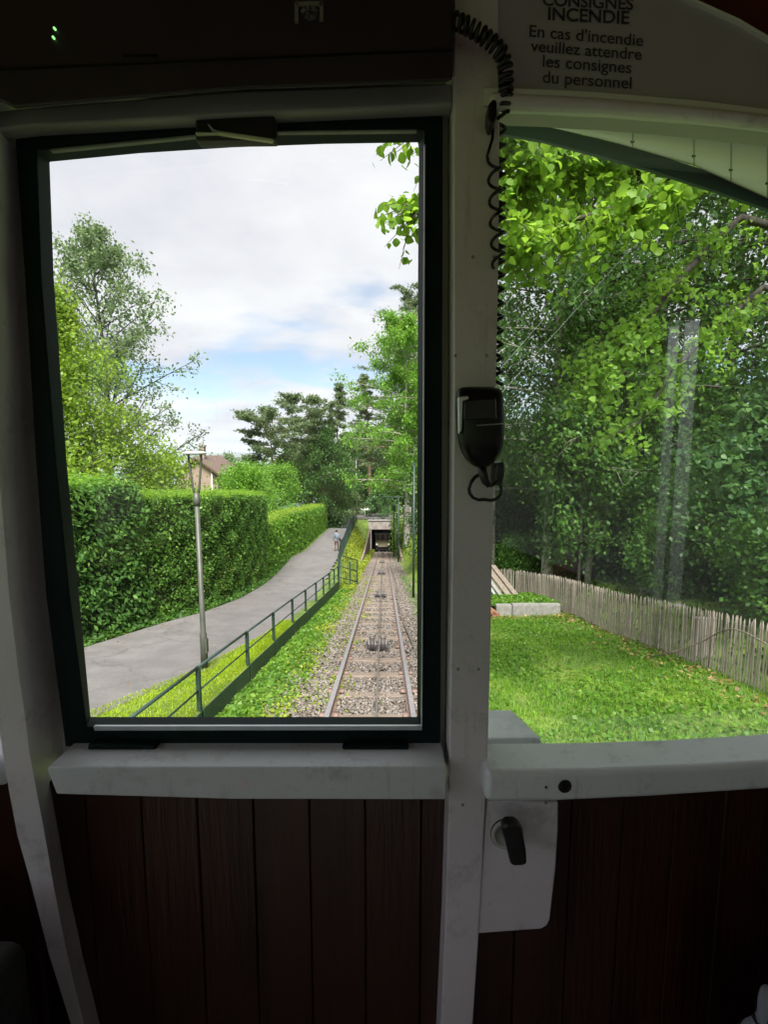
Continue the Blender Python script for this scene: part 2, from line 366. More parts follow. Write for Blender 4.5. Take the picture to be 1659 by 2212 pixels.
# ================================================================== foliage
def leaf_quads(rng, C, size, aspect=.6, up=.5, droop=.25, Nrm=None, jit=1.0, nside=4):
    """kite leaves: centres C (n,3), size (n,), returns V, Q"""
    n = len(C)
    nr = rng.normal(size=(n, 3))*jit
    if Nrm is not None: nr = nr*.6 + Nrm
    nr[:, 2] += up
    nr /= np.linalg.norm(nr, axis=1, keepdims=True)+1e-9
    d = rng.normal(size=(n, 3)); d[:, 2] -= droop*2
    d -= nr*np.sum(d*nr, axis=1, keepdims=True)
    d /= np.linalg.norm(d, axis=1, keepdims=True)+1e-9
    s = np.cross(nr, d)
    L = size[:, None]; W = (size*aspect)[:, None]*.5
    if nside == 4:
        V = np.stack([C-d*L*.5, C+s*W-d*L*.05, C+d*L*.5, C-s*W-d*L*.05], 1)
        Q = np.arange(n*4).reshape(n, 4)
        return V.reshape(-1, 3), Q
    if nside == 9:
        f = nr*L*.09; T = d*L*.5
        pts = [C-T, C+s*W*.78-T*.62+f, C+s*W-T*.1+f*1.1, C+s*W*.62+T*.5+f*.6, C+T*1.08-nr*L*.08, C-s*W*.62+T*.5+f*.6, C-s*W-T*.1+f*1.1, C-s*W*.78-T*.62+f, C-T*.05]
        V = np.stack(pts, 1); b = np.arange(n)[:, None]*9
        Q = np.concatenate([b+np.array([k]) for k in ([0, 1, 2, 8], [8, 2, 3, 4], [8, 4, 5, 6], [0, 8, 6, 7])])
        return V.reshape(-1, 3), Q
    # six-point leaf folded along the midrib (two quads)
    f = nr*L*.10
    V = np.stack([C-d*L*.5, C+s*W*1.0-d*L*.18+f, C+s*W*.8+d*L*.16+f, C+d*L*.5-nr*L*.06, C-s*W*.8+d*L*.16+f, C-s*W*1.0-d*L*.18+f], 1)
    b = np.arange(n)[:, None]*6
    Q = np.concatenate([b+np.array([[0, 1, 2, 3]]), b+np.array([[0, 3, 4, 5]])])
    return V.reshape(-1, 3), Q
def leaves_obj(name, rng, C, size, mat, parent=None, **kw):
    V, Q = leaf_quads(rng, C, size, **kw)
    return link(name, np_mesh(name, V, Q), mat, parent)
def grow(seed, H, r0, cb, Rc, prof, nl, rise=.35, ns=6, droop=-.05, lean=0.0, twig=.32):
    rng = np.random.default_rng(seed); br = []; anc = []
    k = 9
    ts = np.linspace(0, 1, k)
    tr = np.zeros((k, 3)); tr[:, 2] = ts*H
    tr[:, :2] += np.cumsum(rng.normal(size=(k, 2))*H*.008, axis=0)*(ts[:, None]); tr[:, 0] += lean*ts**2*H
    br.append((tr, r0*(1-ts*.93)))
    def tp(t): return np.array([np.interp(t, ts, tr[:, i]) for i in range(3)])
    for i in range(nl):
        q = (i+.5+rng.uniform(-.4, .4))/nl
        t = cb+(1-cb)*np.clip(q, 0, 1)**.95
        az = i*2.39996+rng.uniform(-.5, .5)
        L = Rc*prof(q)*rng.uniform(.72, 1.12)
        if L < .15: continue
        ra = rise*rng.uniform(.6, 1.4)
        hd = np.array([math.cos(az), math.sin(az), 0])
        s = np.linspace(0, 1, 5)[:, None]
        side = np.array([-hd[1], hd[0], 0])*rng.normal()*.12
        P = tp(t)+L*s*(hd*math.cos(ra)+np.array([0, 0, math.sin(ra)]))+side*L*s**2+np.array([0, 0, 1])*droop*L*s**2
        rr = r0*(1-t*.85)*.42
        br.append((P, rr*(1-s[:, 0]*.85)))
        anc.append(P[-1])
        for j in range(ns):
            u = .22+.78*(j+rng.uniform(0, .9))/ns
            b = np.array([np.interp(u, s[:, 0], P[:, c]) for c in range(3)])
            d = hd*rng.uniform(.1, .8)+rng.normal(size=3)*.6; d[2] = d[2]*.7+.12+droop
            d /= np.linalg.norm(d)
            tl = L*twig*rng.uniform(.5, 1.2)*(1.15-u*.5)
            sp = np.linspace(0, 1, 3)[:, None]
            T = b+d*tl*sp+np.array([0, 0, droop*.6*tl])*sp**2
            br.append((T, rr*.3*(1-sp[:, 0]*.8)+.002))
            for w in (.35, .6, .8, 1.0): anc.append(b+d*tl*w+np.array([0, 0, droop*.6*tl])*w*w)
    return br, np.array(anc)
def branch_mesh(name, br, nmin=.0):
    Vs = []; Qs = []; o = 0
    for P, r in br:
        n = 8 if r[0] > .08 else (5 if r[0] > .02 else 3)
        P = np.asarray(P); k = len(P)
        t = np.gradient(P, axis=0); t /= np.linalg.norm(t, axis=1, keepdims=True)+1e-9
        ref = np.array([0, 0, 1.0]) if abs(t[0, 2]) < .8 else np.array([1.0, 0, 0])
        a = np.cross(t, ref); a /= np.linalg.norm(a, axis=1, keepdims=True)+1e-9
        b = np.cross(t, a)
        th = np.arange(n)*2*math.pi/n
        ring = P[:, None, :]+(a[:, None, :]*np.cos(th)[None, :, None]+b[:, None, :]*np.sin(th)[None, :, None])*np.asarray(r)[:, None, None]
        Vs.append(ring.reshape(-1, 3))
        i = np.arange(k-1)[:, None]*n; j = np.arange(n)[None, :]; j2 = (j+1) % n
        Qs.append(np.stack([i+j, i+j2, i+n+j2, i+n+j], -1).reshape(-1, 4)+o)
        o += k*n
    return np_mesh(name, np.concatenate(Vs), np.concatenate(Qs), smooth=True)
PROF = {
    'round': lambda q: math.sqrt(max(0, 1-(2*q-.85)**2/1.6)),
    'tiers': lambda q: (.62+.38*math.sin(q*26))*(1-q**9*.7),
    'layers': lambda q: (.62+.38*math.sin(q*30))*(1.0-q**3*.75),
    'oval': lambda q: (.55+.45*math.sin(math.pi*min(1, q*1.05)))*(1-q**5*.8),
    'cone2': lambda q: (1.0-.55*q)*(1-q**6*.8),
    'cone': lambda q: 1.03-q*.97,
    'umbrella': lambda q: .45+.65*q-.55*max(0, q-.8)/.2,
    'column': lambda q: (.8+.2*math.sin(q*9))*(1-q**4*.75),
}
def make_tree(name, label, cat, loc, seed, H, r0, cb, Rc, prof, nl, lmat, bmat, nleaf, lsize, group=None, rise=.35, ns=6, droop=-.05, spread=.3,
              aspect=.6, up=.5, ldroop=.25, lean=0, pad=1.0, flat=1.0, shift=None, root=None):
    rng = np.random.default_rng(seed+999)
    br, A = grow(seed, H, r0, cb, Rc, PROF[prof], nl, rise, ns, droop, lean)
    e = empty(name, loc, label, cat, group)
    tk = link('trunk', branch_mesh('trunk', br), bmat); tk.parent = e
    idx = rng.integers(0, len(A), nleaf)
    off = rng.normal(size=(nleaf, 3))*spread; off[:, 2] *= flat
    C = A[idx]+off
    sz = lsize*rng.uniform(.6, 1.35, nleaf)
    V, Q = leaf_quads(rng, C, sz, aspect=aspect, up=up, droop=ldroop)
    c = link('crown', np_mesh('crown', V, Q), lmat); c.parent = e
    c['kind'] = 'stuff'
    return e
def copy_thing(e, loc, rz=0, sc=1.0, label=None, mats=None):
    r = e.copy(); COL.objects.link(r); r.location = loc; r.rotation_euler = (0, 0, rz); r.scale = (sc, sc, sc)
    if label: r['label'] = label
    for ch in list(e.children):
        c = ch.copy(); COL.objects.link(c); c.parent = r
        for g in ch.children:
            d = g.copy(); COL.objects.link(d); d.parent = c
    return r

# ================================================================== ground heights
XT = -0.17                                     # track centre line
def zt(y): return -2.22-.16*np.asarray(y, float)     # rail-top level
_ry = np.array([-60, 0, 22, 40, 70, 76, 200, 600, 1600, 4000])
_rz = np.array([5.3, -2.6, -5.504, -7.66, -9.2, -9.2, -22, -70, -235, -236.])
def zr(y): return np.interp(y, _ry, _rz)
_fy = np.array([-20, 6.5, 9, 12.6, 17, 21.6, 27, 35, 50, 70, 80]); _fx = np.array([-2.9, -2.5, -2.42, -2.3, -2.12, -1.98, -2.4, -3.05, -3.6, -4.0, -4.0])
def xf(y): return np.interp(y, _fy, _fx)
_ly = np.array([-20, 4, 8, 10, 12.7, 14, 16.7, 20, 24, 34, 48, 60, 75]); _lx = np.array([-9, -7.6, -6.6, -6.1, -5.55, -5.1, -4.78, -4.85, -5.15, -6.2, -6.35, -6.4, -6.4])
def xl(y): return np.interp(y, _ly, _lx)
_gy = np.array([-20, 6.45, 8.43, 11.28, 17, 35, 60, 75]); _gx = np.array([-6.5, -3.84, -3.1, -2.52, -2.32, -3.15, -3.9, -4.1])
def xg(y): return np.interp(y, _gy, _gx)
def sm(a, b, x):
    t = np.clip((x-a)/(b-a), 0, 1); return t*t*(3-2*t)
def hgt(x, y):
    x = np.asarray(x, float); y = np.asarray(y, float)
    bed = zt(np.minimum(y, 76))-.17
    road = zr(y); f = xf(y)
    drop = .46*(1-sm(20, 24, y))
    L = f-.38
    ins = -1.75
    t = np.clip((x-L)/(ins-L), 0, 1)
    left = np.where(x <= L, road, (road-drop)*(1-t)+bed*t)
    left = np.where(x > ins, bed, left)
    lawn = zt(y)-.28+.03*np.sin(x*1.3)*np.sin(y*.9)
    lawn = np.where(y > 22, zt(22)-.28+(zr(70)+.1-zt(22)+.28)*sm(22, 66, y), lawn)
    lawn = np.where(y > 70, road, lawn)
    wall = 1.0+.0*y
    a, b = 1.25, np.where(y < 24, 2.2, 2.6)
    t2 = np.clip((x-a)/(b-a), 0, 1); t2 = t2*t2*(3-2*t2)
    h = np.where(x < a, left, bed*(1-t2)+lawn*t2)
    far = road
    w = sm(70, 72.5, y)
    h = h*(1-w)+far*w
    h = h+.65*sm(6.2, 8.6, x)*(1-sm(24, 30, y))
    # side slopes far out follow the road level
    return h
def build_ground():
    xs = np.unique(np.concatenate([np.linspace(-9000, -200, 12), np.linspace(-200, -20, 22), np.linspace(-20, -8, 25), np.arange(-8, 8.01, .25), np.linspace(8, 24, 25), np.linspace(24, 200, 20), np.linspace(200, 9000, 12)]))
    ys = np.unique(np.concatenate([np.linspace(-60, 0, 16), np.arange(0, 30, .4), np.arange(30, 80, .8), np.linspace(80, 200, 20), np.linspace(200, 1700, 20)]))
    X, Y = np.meshgrid(xs, ys); Z = hgt(X, Y)
    rng = np.random.default_rng(3)
    onroad = (X > xl(Y)-.1) & (X < xg(Y)+.1) & (Y < 76)
    Z = Z+np.where(onroad, -.05, rng.normal(size=Z.shape)*.012*(np.abs(X) < 30))
    V = np.stack([X, Y, Z], -1).reshape(-1, 3)
    ny, nx = X.shape
    i = np.arange(ny-1)[:, None]*nx+np.arange(nx-1)[None, :]
    Q = np.stack([i, i+1, i+nx+1, i+nx], -1).reshape(-1, 4)
    cx = V[Q].mean(1)
    hole = (cx[:, 0] > -1.9) & (cx[:, 0] < 1.75) & (cx[:, 1] > 69.2) & (cx[:, 1] < 112)
    o = link('ground', np_mesh('ground', V, Q[~hole], smooth=True), SOIL); tag(o, kind='structure')
    return o
def strip(name, mat, fl, fr, y0, y1, dy, nx, dz, h=None, kind='structure', amp=0):
    ys = np.arange(y0, y1+1e-6, dy); us = np.linspace(0, 1, nx)
    Y = np.repeat(ys[:, None], nx, 1); X = fl(ys)[:, None]*(1-us)+fr(ys)[:, None]*us
    Z = (h or hgt)(X, Y)+dz
    if amp: Z = Z+np.random.default_rng(5).normal(size=Z.shape)*amp
    V = np.stack([X, Y, Z], -1).reshape(-1, 3); ny = len(ys)
    i = np.arange(ny-1)[:, None]*nx+np.arange(nx-1)[None, :]
    Q = np.stack([i, i+1, i+nx+1, i+nx], -1).reshape(-1, 4)
    o = link(name, np_mesh(name, V, Q, smooth=True), mat)
    return tag(o, kind=kind)
build_ground()
ragged = np.random.default_rng(8)
strip('road', ASPHALT, xl, lambda y: xg(y)+.06*np.sin(y*3.1)+.04*np.sin(y*7.7), -15, 75.5, .5, 10, .012, h=lambda x, y: zr(y))
strip('verge', SOIL, lambda y: xg(y)-.25, lambda y: xf(y)+.03, 2.0, 22.2, .4, 5, .006, h=lambda x, y: zr(y))
strip('path_crossing', ASPHALT, lambda y: y*0-14, lambda y: y*0+12, 72.2, 80, .8, 14, .03, h=lambda x, y: zr(y))
strip('ballast_bed', BALL, lambda y: -1.46+.09*np.sin(y*1.7)+.05*np.sin(y*4.3), lambda y: 1.3+.08*np.sin(y*1.3+1), -8, 70, .3, 14, .015, amp=.012)
strip('tunnel_bed', DARKIN, lambda y: y*0-1.9, lambda y: y*0+1.75, 69.5, 112, 2, 3, -.16, h=lambda x, y: zt(np.minimum(y, 76))+np.where(y > 76, -(y-76)*.1, 0))
# lake and far shore
bm = bmesh.new(); add_prism(bm, [(-9500, 1500, -235.5), (9500, 1500, -235.5), (9500, 11500, -235.5), (-9500, 11500, -235.5)], [(-9500, 1500, -240), (9500, 1500, -240), (9500, 11500, -240), (-9500, 11500, -240)])
tag(from_bm('lake', bm, WATER), kind='structure')
def far_hills():
    rng = np.random.default_rng(21)
    xs = np.linspace(-9400, 9400, 120); ys = np.linspace(8200, 11400, 14)
    X, Y = np.meshgrid(xs, ys)
    prof = 150+70*np.sin(xs/1500+.6)+35*np.sin(xs/520+2)+14*np.sin(xs/170)
    t = (ys-8200)/3200
    Z = -238+(prof[None, :]+150)*np.sin(np.clip(t, 0, 1)*math.pi*.62)[:, None]+rng.normal(size=X.shape)*6
    V = np.stack([X, Y, Z], -1).reshape(-1, 3); ny, nx = X.shape
    i = np.arange(ny-1)[:, None]*nx+np.arange(nx-1)[None, :]
    Q = np.stack([i, i+1, i+nx+1, i+nx], -1).reshape(-1, 4)
    tag(link('hills', np_mesh('hills', V, Q, smooth=True), HILLM), kind='structure')
far_hills()

# ================================================================== track
track = empty('funicular_track', (XT, 10, float(zt(10))), 'single narrow funicular track on grey ballast running down into the tunnel', 'railway track')
GA = .5
def rail_obj(x):
    ys = [-6, 12, 30, 50, 70, 76]
    base = None
    prof = [(-.06, -.13), (.06, -.13), (.06, -.115), (.012, -.105), (.012, -.04), (.033, -.03), (.033, -.001), (-.033, -.001), (-.033, -.03), (-.012, -.04), (-.012, -.105), (-.06, -.115)]
    bm = bmesh.new(); rings = []
    for y in ys: rings.append([bm.verts.new((x+px, y, float(zt(y))+pz)) for px, pz in prof])
    n = len(prof)
    for a, b in zip(rings, rings[1:]):
        for k in range(n): bm.faces.new((a[k], a[(k+1) % n], b[(k+1) % n], b[k]))
    bm.faces.new(rings[0]); bm.faces.new(rings[-1])
    o = from_bm('rail', bm, RUST, track)
    bm = bmesh.new()
    add_prism(bm, [(x-.031, -6, float(zt(-6))), (x+.031, -6, float(zt(-6))), (x+.031, -6, float(zt(-6))+.003), (x-.031, -6, float(zt(-6))+.003)],
              [(x-.031, 76, float(zt(76))), (x+.031, 76, float(zt(76))), (x+.031, 76, float(zt(76))+.003), (x-.031, 76, float(zt(76))+.003)])
    from_bm('running_surface', bm, RAILTOP, o)
rail_obj(XT-GA-.03); rail_obj(XT+GA+.03)
SL = math.atan(.16)
rsl = Matrix.Rotation(-SL, 3, 'X')
slme = None
for i in range(66):
    y = 3.2+i*.98
    rnd = random.Random(i)
    if slme is None:
        bm = bmesh.new(); add_box(bm, (-.98, -.11, -.21), (.98, .11, -.09))
        s0 = from_bm('sleeper', bm, SLEEP, None, bevel=.012, segs=1); slme = s0.data; s = s0
    else:
        s = s0.copy(); COL.objects.link(s)
    s.parent = track
    s.location = Vector((XT+rnd.uniform(-.04, .04), y, float(zt(y))+rnd.uniform(-.03, .004)))-track.location
    s.rotation_euler = (-SL, rnd.uniform(-.01, .01), rnd.uniform(-.02, .02))
# rail fastenings: tiny and alike, one part
V = []; Q = []
for i in range(40):
    y = 3.2+i*.98
    for x in (XT-GA-.03, XT+GA+.03):
        for sx in (-1, 1):
            bx, by = x+sx*.085, y
            z = float(zt(by))-.09
            for j, (hx, hy, hz) in enumerate([(.035, .05, .03)]):
                o = len(V)
                for ax in (-hx, hx):
                    for ay in (-hy, hy):
                        for az in (0, hz): V.append((bx+ax, by+ay, z+az))
                for f in ((0,1,3,2),(4,6,7,5),(0,4,5,1),(2,3,7,6),(0,2,6,4),(1,5,7,3)): Q.append([o+k for k in f])
o = link('rail_clip', np_mesh('rail_clip', np.array(V), np.array(Q)), RUST, track); tag(o, kind='stuff')
# haulage rope riding on the rollers
rp = [(XT+.09, y, float(zt(y))+.085-.05*abs(math.sin((y-9.8)/11*math.pi))) for y in np.linspace(-5, 75, 81)]
rp = [(-.085-.0012*y, y, z) for (x, y, z) in rp]
o = tubeobj('haulage_rope', rp, .014, ROPE, None, 6); tag(o, 'taut grey steel rope running between the two rails over the rollers', 'rope')
# slack cable lying beside the right rail
sc_ = [(.515+.045*math.sin(y*.31)+.02*max(0, 14-y), y, float(zt(y))-.055+.02*math.sin(y*1.3)) for y in np.linspace(5, 66, 90)]
o = tubeobj('loose_cable', sc_, .021, ROPE, None, 6); tag(o, 'thin cable lying loose on the ballast beside the right rail', 'cable')
# rope rollers
def make_roller():
    e = empty('rope_roller', (0, 0, 0), '', 'roller')
    for sx in (-.23, -.02, .20):
        bm = bmesh.new()
        q = [(sx-.035, -.20), (sx+.035, -.20), (sx+.035, -.17), (sx+.012, -.17), (sx+.012, -.02), (sx-.012, -.02), (sx-.012, -.17), (sx-.035, -.17)]; add_prism(bm, [(a, -.14, b) for a, b in q], [(a, .14, b) for a, b in q])
        from_bm('bracket', bm, ROLL, e)
    tubeobj('axle', [(-.27, 0, -.06), (.25, 0, -.06)], .018, SCREW, e, 8)
    for cx in (-.125, .09):
        bm = bmesh.new()
        add_lathe(bm, [(.03, -.075), (.165, -.07), (.165, -.05), (.13, -.03), (.12, 0), (.13, .03), (.165, .05), (.165, .07), (.03, .075)], (cx, 0, -.06), 18, (1, 0, 0))
        from_bm('wheel', bm, ROLL, e, smooth=False)
    return e
rollers = [(10.0, 'nearest pair of rope rollers sunk between the rails'), (18.6, 'second pair of rope rollers down the track from the cabin'), (29.5, 'third pair of rope rollers between the rails, small in the distance'),
           (41.5, 'fourth pair of rope rollers down the track, before the tunnel'), (52.5, 'fifth rope roller pair, close before the tunnel mouth'), (61, 'farthest rope roller pair right at the tunnel mouth')]
r0_ = None
for y, lab in rollers:
    r_ = make_roller() if r0_ is None else copy_thing(r0_, (0, 0, 0))
    if r0_ is None: r0_ = r_
    r_.location = (-.10-.0012*y, y, float(zt(y))+.045); r_.rotation_euler = (-SL, 0, 0); r_['label'] = lab; r_['group'] = 'rope rollers along the track'

# ballast stones
def stones():
    rng = np.random.default_rng(11); n = 42000
    y = 4.2+(rng.random(n)**1.9)*38
    x = rng.uniform(-1.6, 1.3, n)
    keep = rng.random(n) < np.where(x < -1.15, .5, np.where(x > .85, .4, .95))
    x, y = x[keep], y[keep]; n = len(x)
    s = rng.uniform(.010, .026, n)*(1+.012*y)
    z = hgt(x, y)+.02+rng.uniform(-.005, .03, n)+.05*np.exp(-((np.abs(x-XT)-.85)/.25)**2)
    nr = (np.abs(np.abs(x-XT)-.53) < .06)
    z = np.where(nr, z-.05, z)
    base = np.array([[-1,-1,-1],[1,-1,-1],[1,1,-1],[-1,1,-1],[-1,-1,1],[1,-1,1],[1,1,1],[-1,1,1]], float)
    V = base[None]*rng.uniform(.55, 1.2, (n, 8, 1))*np.stack([np.ones(n), rng.uniform(.6, 1.2, n), rng.uniform(.5, .85, n)], 1)[:, None, :]*s[:, None, None]
    a = rng.uniform(0, 6.28, n); ca, sa = np.cos(a)[:, None], np.sin(a)[:, None]
    X = V[..., 0]*ca-V[..., 1]*sa; Y = V[..., 0]*sa+V[..., 1]*ca
    b = rng.normal(size=n)*.5; cb, sb = np.cos(b)[:, None], np.sin(b)[:, None]
    Z = V[..., 2]*cb+X*sb; X = X*cb-V[..., 2]*sb
    V = np.stack([X+x[:, None], Y+y[:, None], Z+z[:, None]], -1).reshape(-1, 3)
    q = np.array([[0,3,2,1],[4,5,6,7],[0,1,5,4],[1,2,6,5],[2,3,7,6],[3,0,4,7]])
    Q = (np.arange(n)[:, None, None]*8+q[None]).reshape(-1, 4)
    o = link('ballast', np_mesh('ballast', V, Q), STONE); tag(o, 'loose grey brown ballast stones around the rails', 'ballast', kind='stuff')
stones()

# ================================================================== grass, weeds
def blades(name, rng, x, y, h0, w0, mat, label, cat, lean=.45, z=None):
    n = len(x); z = hgt(x, y) if z is None else z
    P = np.stack([x, y, z-.005], 1); a = rng.uniform(0, 6.28, n)
    s = np.stack([np.cos(a), np.sin(a), np.zeros(n)], 1)
    h = h0*rng.uniform(.45, 1.3, n)[:, None]; w = w0*rng.uniform(.7, 1.3, n)[:, None]
    b = rng.uniform(0, 6.28, n); l = np.stack([np.cos(b), np.sin(b), np.zeros(n)], 1)*rng.uniform(.1, 1, n)[:, None]*lean
    up = np.array([[0, 0, 1.0]])
    m = P+(up*.6+l*.3)*h; t = P+(up*rng.uniform(.7, 1, n)[:, None]+l)*h
    V = np.stack([P-s*w*.5, P+s*w*.5, m+s*w*.4, m-s*w*.4, t], 1).reshape(-1, 3)
    i = np.arange(n)*5
    Q = np.stack([i, i+1, i+2, i+3], 1); T = np.stack([i+3, i+2, i+4], 1)
    o = link(name, np_mesh(name, V, Q, T), mat); tag(o, label, cat, kind='stuff'); return o
rng = np.random.default_rng(31)
n = 62000
y = 3.6+rng.random(n)**1.35*13; x = rng.uniform(1.35, 6.6, n)
k = ((y < 15.2) | (x > 5.6)) & (rng.random(n) > .75*sm(.55, 1.4, np.sin(x*2.3+y*.7)+np.sin(y*1.9-x)+rng.normal(size=n)*.35-.2)); blades('lawn_grass', rng, x[k], y[k], .085, .011, LF_GRASS, 'bright green lawn grass below the right window', 'grass', .8)
n = 16000; y = rng.uniform(3.6, 15.2, n); x = rng.uniform(1.35, 6.2, n)
pt = np.sin(x*1.7+1)*np.sin(y*1.1)+rng.normal(size=n)*.5
k = pt > -.2
C = np.stack([x, y, hgt(x, y)+rng.uniform(.02, .10, n)], 1)[k]
tag(leaves_obj('clover', rng, C, .05*rng.uniform(.6, 1.7, len(C)), LF_WEED, up=1.6, aspect=.85, jit=.7), 'broad clover and weed leaves growing through the lawn', 'weeds', kind='stuff')
n = 950; y = rng.uniform(4.5, 15.3, n); x = 5.75-np.abs(rng.normal(size=n))*.42
k2 = rng.random(n) < .35; x = np.where(k2, rng.uniform(2.5, 5.6, n), x); y = np.where(k2, 15.0-np.abs(rng.normal(size=n))*.5, y)
C = np.stack([x, y, hgt(x, y)+rng.uniform(.03, .09, n)], 1)
tag(leaves_obj('fallen_leaves', rng, C, .08*rng.uniform(.5, 1.3, n), LF_DEAD, up=1.3, aspect=.75, jit=.6), 'brown fallen leaves lying along the foot of the paling fence', 'leaves', kind='stuff')
n = 7000; y = rng.uniform(22, 66, n); x = rng.uniform(1.6, 4.5, n)
blades('bank_grass', rng, x, y, .16, .035, LF_GRASSY, 'bright grass on the bank right of the track', 'grass', .8)
n = 30000; y = 3.6+rng.random(n)*9.2; x = xg(y)-.18+rng.random(n)*(xf(y)-xg(y)+.19)
blades('verge_grass', rng, x, y, .055, .010, LF_GRASSY, 'short yellow green grass strip between the road and the metal fence', 'grass', .8, z=zr(y))
# weeds between fence and ballast
n = 20000; y = 4.2+rng.random(n)**1.25*19; u = rng.random(n)**.9
xe = -1.22+.18*np.sin(y*1.9)+.15*np.sin(y*.8+1)
x = xf(y)+.08+(xe-xf(y))*u
hh = .20*np.exp(-u*1.3)*(.4+.7*np.abs(np.sin(x*5+y*1.7)))*np.clip(u*3+.15, 0, 1)
C = np.stack([x, y, hgt(x, y)+rng.random(n)*hh+.015], 1)
tag(leaves_obj('weeds', rng, C, .065*rng.uniform(.5, 1.6, n), LF_WEED, up=1.1, aspect=.7), 'leafy weeds growing between the green kick plates and the ballast', 'weeds', kind='stuff')
n = 9000; y = 4.2+rng.random(n)*24; x = -1.15+.2*np.sin(y*1.9)+rng.normal(size=n)*.25
C = np.stack([x, y, hgt(x, y)+.05+rng.random(n)*.05], 1)
tag(leaves_obj('creeping_weeds', rng, C, .045*rng.uniform(.5, 1.4, n), LF_MOSS, up=1.3, aspect=.8), 'low yellow green weeds creeping over the ballast edge', 'weeds', kind='stuff')
n = 15000; y = rng.uniform(21, 70, n); u = rng.random(n); x = xf(y)+.15+(-1.45-xf(y))*u
C = np.stack([x, y, hgt(x, y)+rng.random(n)*.35*np.clip((y-18)/30, .3, 1.2)], 1)
tag(leaves_obj('bank_weeds', rng, C, .15*rng.uniform(.5, 1.5, n), LF_MOSS, up=.9, aspect=.6), 'yellow green weeds covering the bank left of the far track', 'weeds', kind='stuff')
n = 6000; y = 6.5+rng.random(n)*26; x = xl(y)-.03-np.abs(rng.normal(size=n))*.22
C = np.stack([x, y, zr(y)+.03+rng.random(n)*.22*np.clip((xl(y)-x)/.3, .15, 1)], 1)
tag(leaves_obj('verge_weeds', rng, C, .09*rng.uniform(.5, 1.5, n), LF_MID, up=.9, aspect=.75), 'green weeds along the foot of the hedge at the road edge', 'weeds', kind='stuff')
n = 4200; y = 5+rng.random(n)*24; x = np.where(rng.random(n) < .3, rng.uniform(-1.1, -.75, n), 1.25-np.abs(rng.normal(size=n))*.28)
C = np.stack([x, y, hgt(x, y)+.06+rng.random(n)*.03], 1)
tag(leaves_obj('track_weeds', rng, C, .05*rng.uniform(.5, 1.3, n), LF_WEED, up=1.3, aspect=.6), 'sparse little weeds growing in the ballast', 'weeds', kind='stuff')

# ================================================================== hedges
def hedge(name, label, y0, y1, ztop0, ztop1, mat, nleaf, ls, seed, thick=1.3, off=.32, up=.4, aspect=.6, droop=.3, jitter=.07, group='clipped hedges along the road', topmat=None):
    rng = np.random.default_rng(seed)
    ym = (y0+y1)/2
    e = empty(name, (float(xl(ym))-off-thick/2, ym, float(zr(ym))), label, 'hedge', group)
    fx = lambda y: xl(y)-off
    zt_ = lambda y: ztop0+(ztop1-ztop0)*(y-y0)/(y1-y0)
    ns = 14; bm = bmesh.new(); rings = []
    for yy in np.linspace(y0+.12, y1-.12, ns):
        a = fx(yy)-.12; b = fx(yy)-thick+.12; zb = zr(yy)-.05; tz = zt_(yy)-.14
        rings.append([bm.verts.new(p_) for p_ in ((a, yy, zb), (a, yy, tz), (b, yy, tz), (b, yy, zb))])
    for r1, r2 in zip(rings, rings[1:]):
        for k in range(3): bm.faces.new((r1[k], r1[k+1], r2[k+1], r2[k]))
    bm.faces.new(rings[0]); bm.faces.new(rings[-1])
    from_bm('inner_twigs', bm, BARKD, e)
    Ls = y1-y0; hs = abs(((ztop0+ztop1)/2)-zr(ym))
    areas = np.array([Ls*hs*1.0, Ls*thick, thick*hs*.8, thick*hs*1.0]); pr = areas/areas.sum()
    f = rng.choice(4, nleaf, p=pr)
    yy = rng.uniform(y0, y1, nleaf); yy = np.where(f == 2, y0+np.abs(rng.normal(size=nleaf))*.03, np.where(f == 3, y1-np.abs(rng.normal(size=nleaf))*.03, yy))
    xx = np.where((f == 0), fx(yy), fx(yy)-rng.random(nleaf)*thick)
    zz = np.where(f == 1, zt_(yy), zr(yy)+rng.random(nleaf)*(zt_(yy)-zr(yy)))
    bump = .05*np.sin(yy*5.1+zz*3)+.05*np.sin(zz*6.3-yy*2.2)
    N_ = np.zeros((nleaf, 3)); N_[:, 0] = (f == 0)*1.0; N_[:, 2] = (f == 1)*1.0; N_[:, 1] = (f == 3)*1.0-(f == 2)*1.0
    C = np.stack([xx, yy, zz], 1)+N_*(rng.normal(size=nleaf)*jitter+bump-.03)[:, None]+rng.normal(size=(nleaf, 3))*.02
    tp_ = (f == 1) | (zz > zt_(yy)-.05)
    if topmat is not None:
        ct = leaves_obj('top_leaves', rng, C[tp_]+np.array([0, 0, .02]), ls*rng.uniform(.5, 1.2, int(tp_.sum())), topmat, e, up=up+.6, aspect=aspect, droop=.1, Nrm=N_[tp_]*.9); tag(ct, kind='stuff')  # leaves along the hedge top take a lighter material
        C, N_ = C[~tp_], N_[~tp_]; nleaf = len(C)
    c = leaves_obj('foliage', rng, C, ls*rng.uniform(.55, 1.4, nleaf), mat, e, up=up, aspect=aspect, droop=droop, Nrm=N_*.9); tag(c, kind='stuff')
    if name == 'clipped_hedge':
        m_ = 1600; yy = rng.uniform(y0, y1, m_); hh = rng.random(m_)**1.6*1.5; keep = (np.sin(yy*1.3)+np.sin(yy*3.1+1)+rng.normal(size=m_)*.5) > .6
        C = np.stack([fx(yy)+rng.normal(size=m_)*.04+.01, yy, zr(yy)+hh], 1)[keep]
        c = leaves_obj('withered_twigs', rng, C, .08*rng.uniform(.5, 1.4, len(C)), LF_DEAD, e, up=.2, aspect=.35); tag(c, kind='stuff')
    return e
BARKD = noise_mat('shaded_twigs', (.012, .016, .008), (.03, .032, .016), 9, .95, .5)
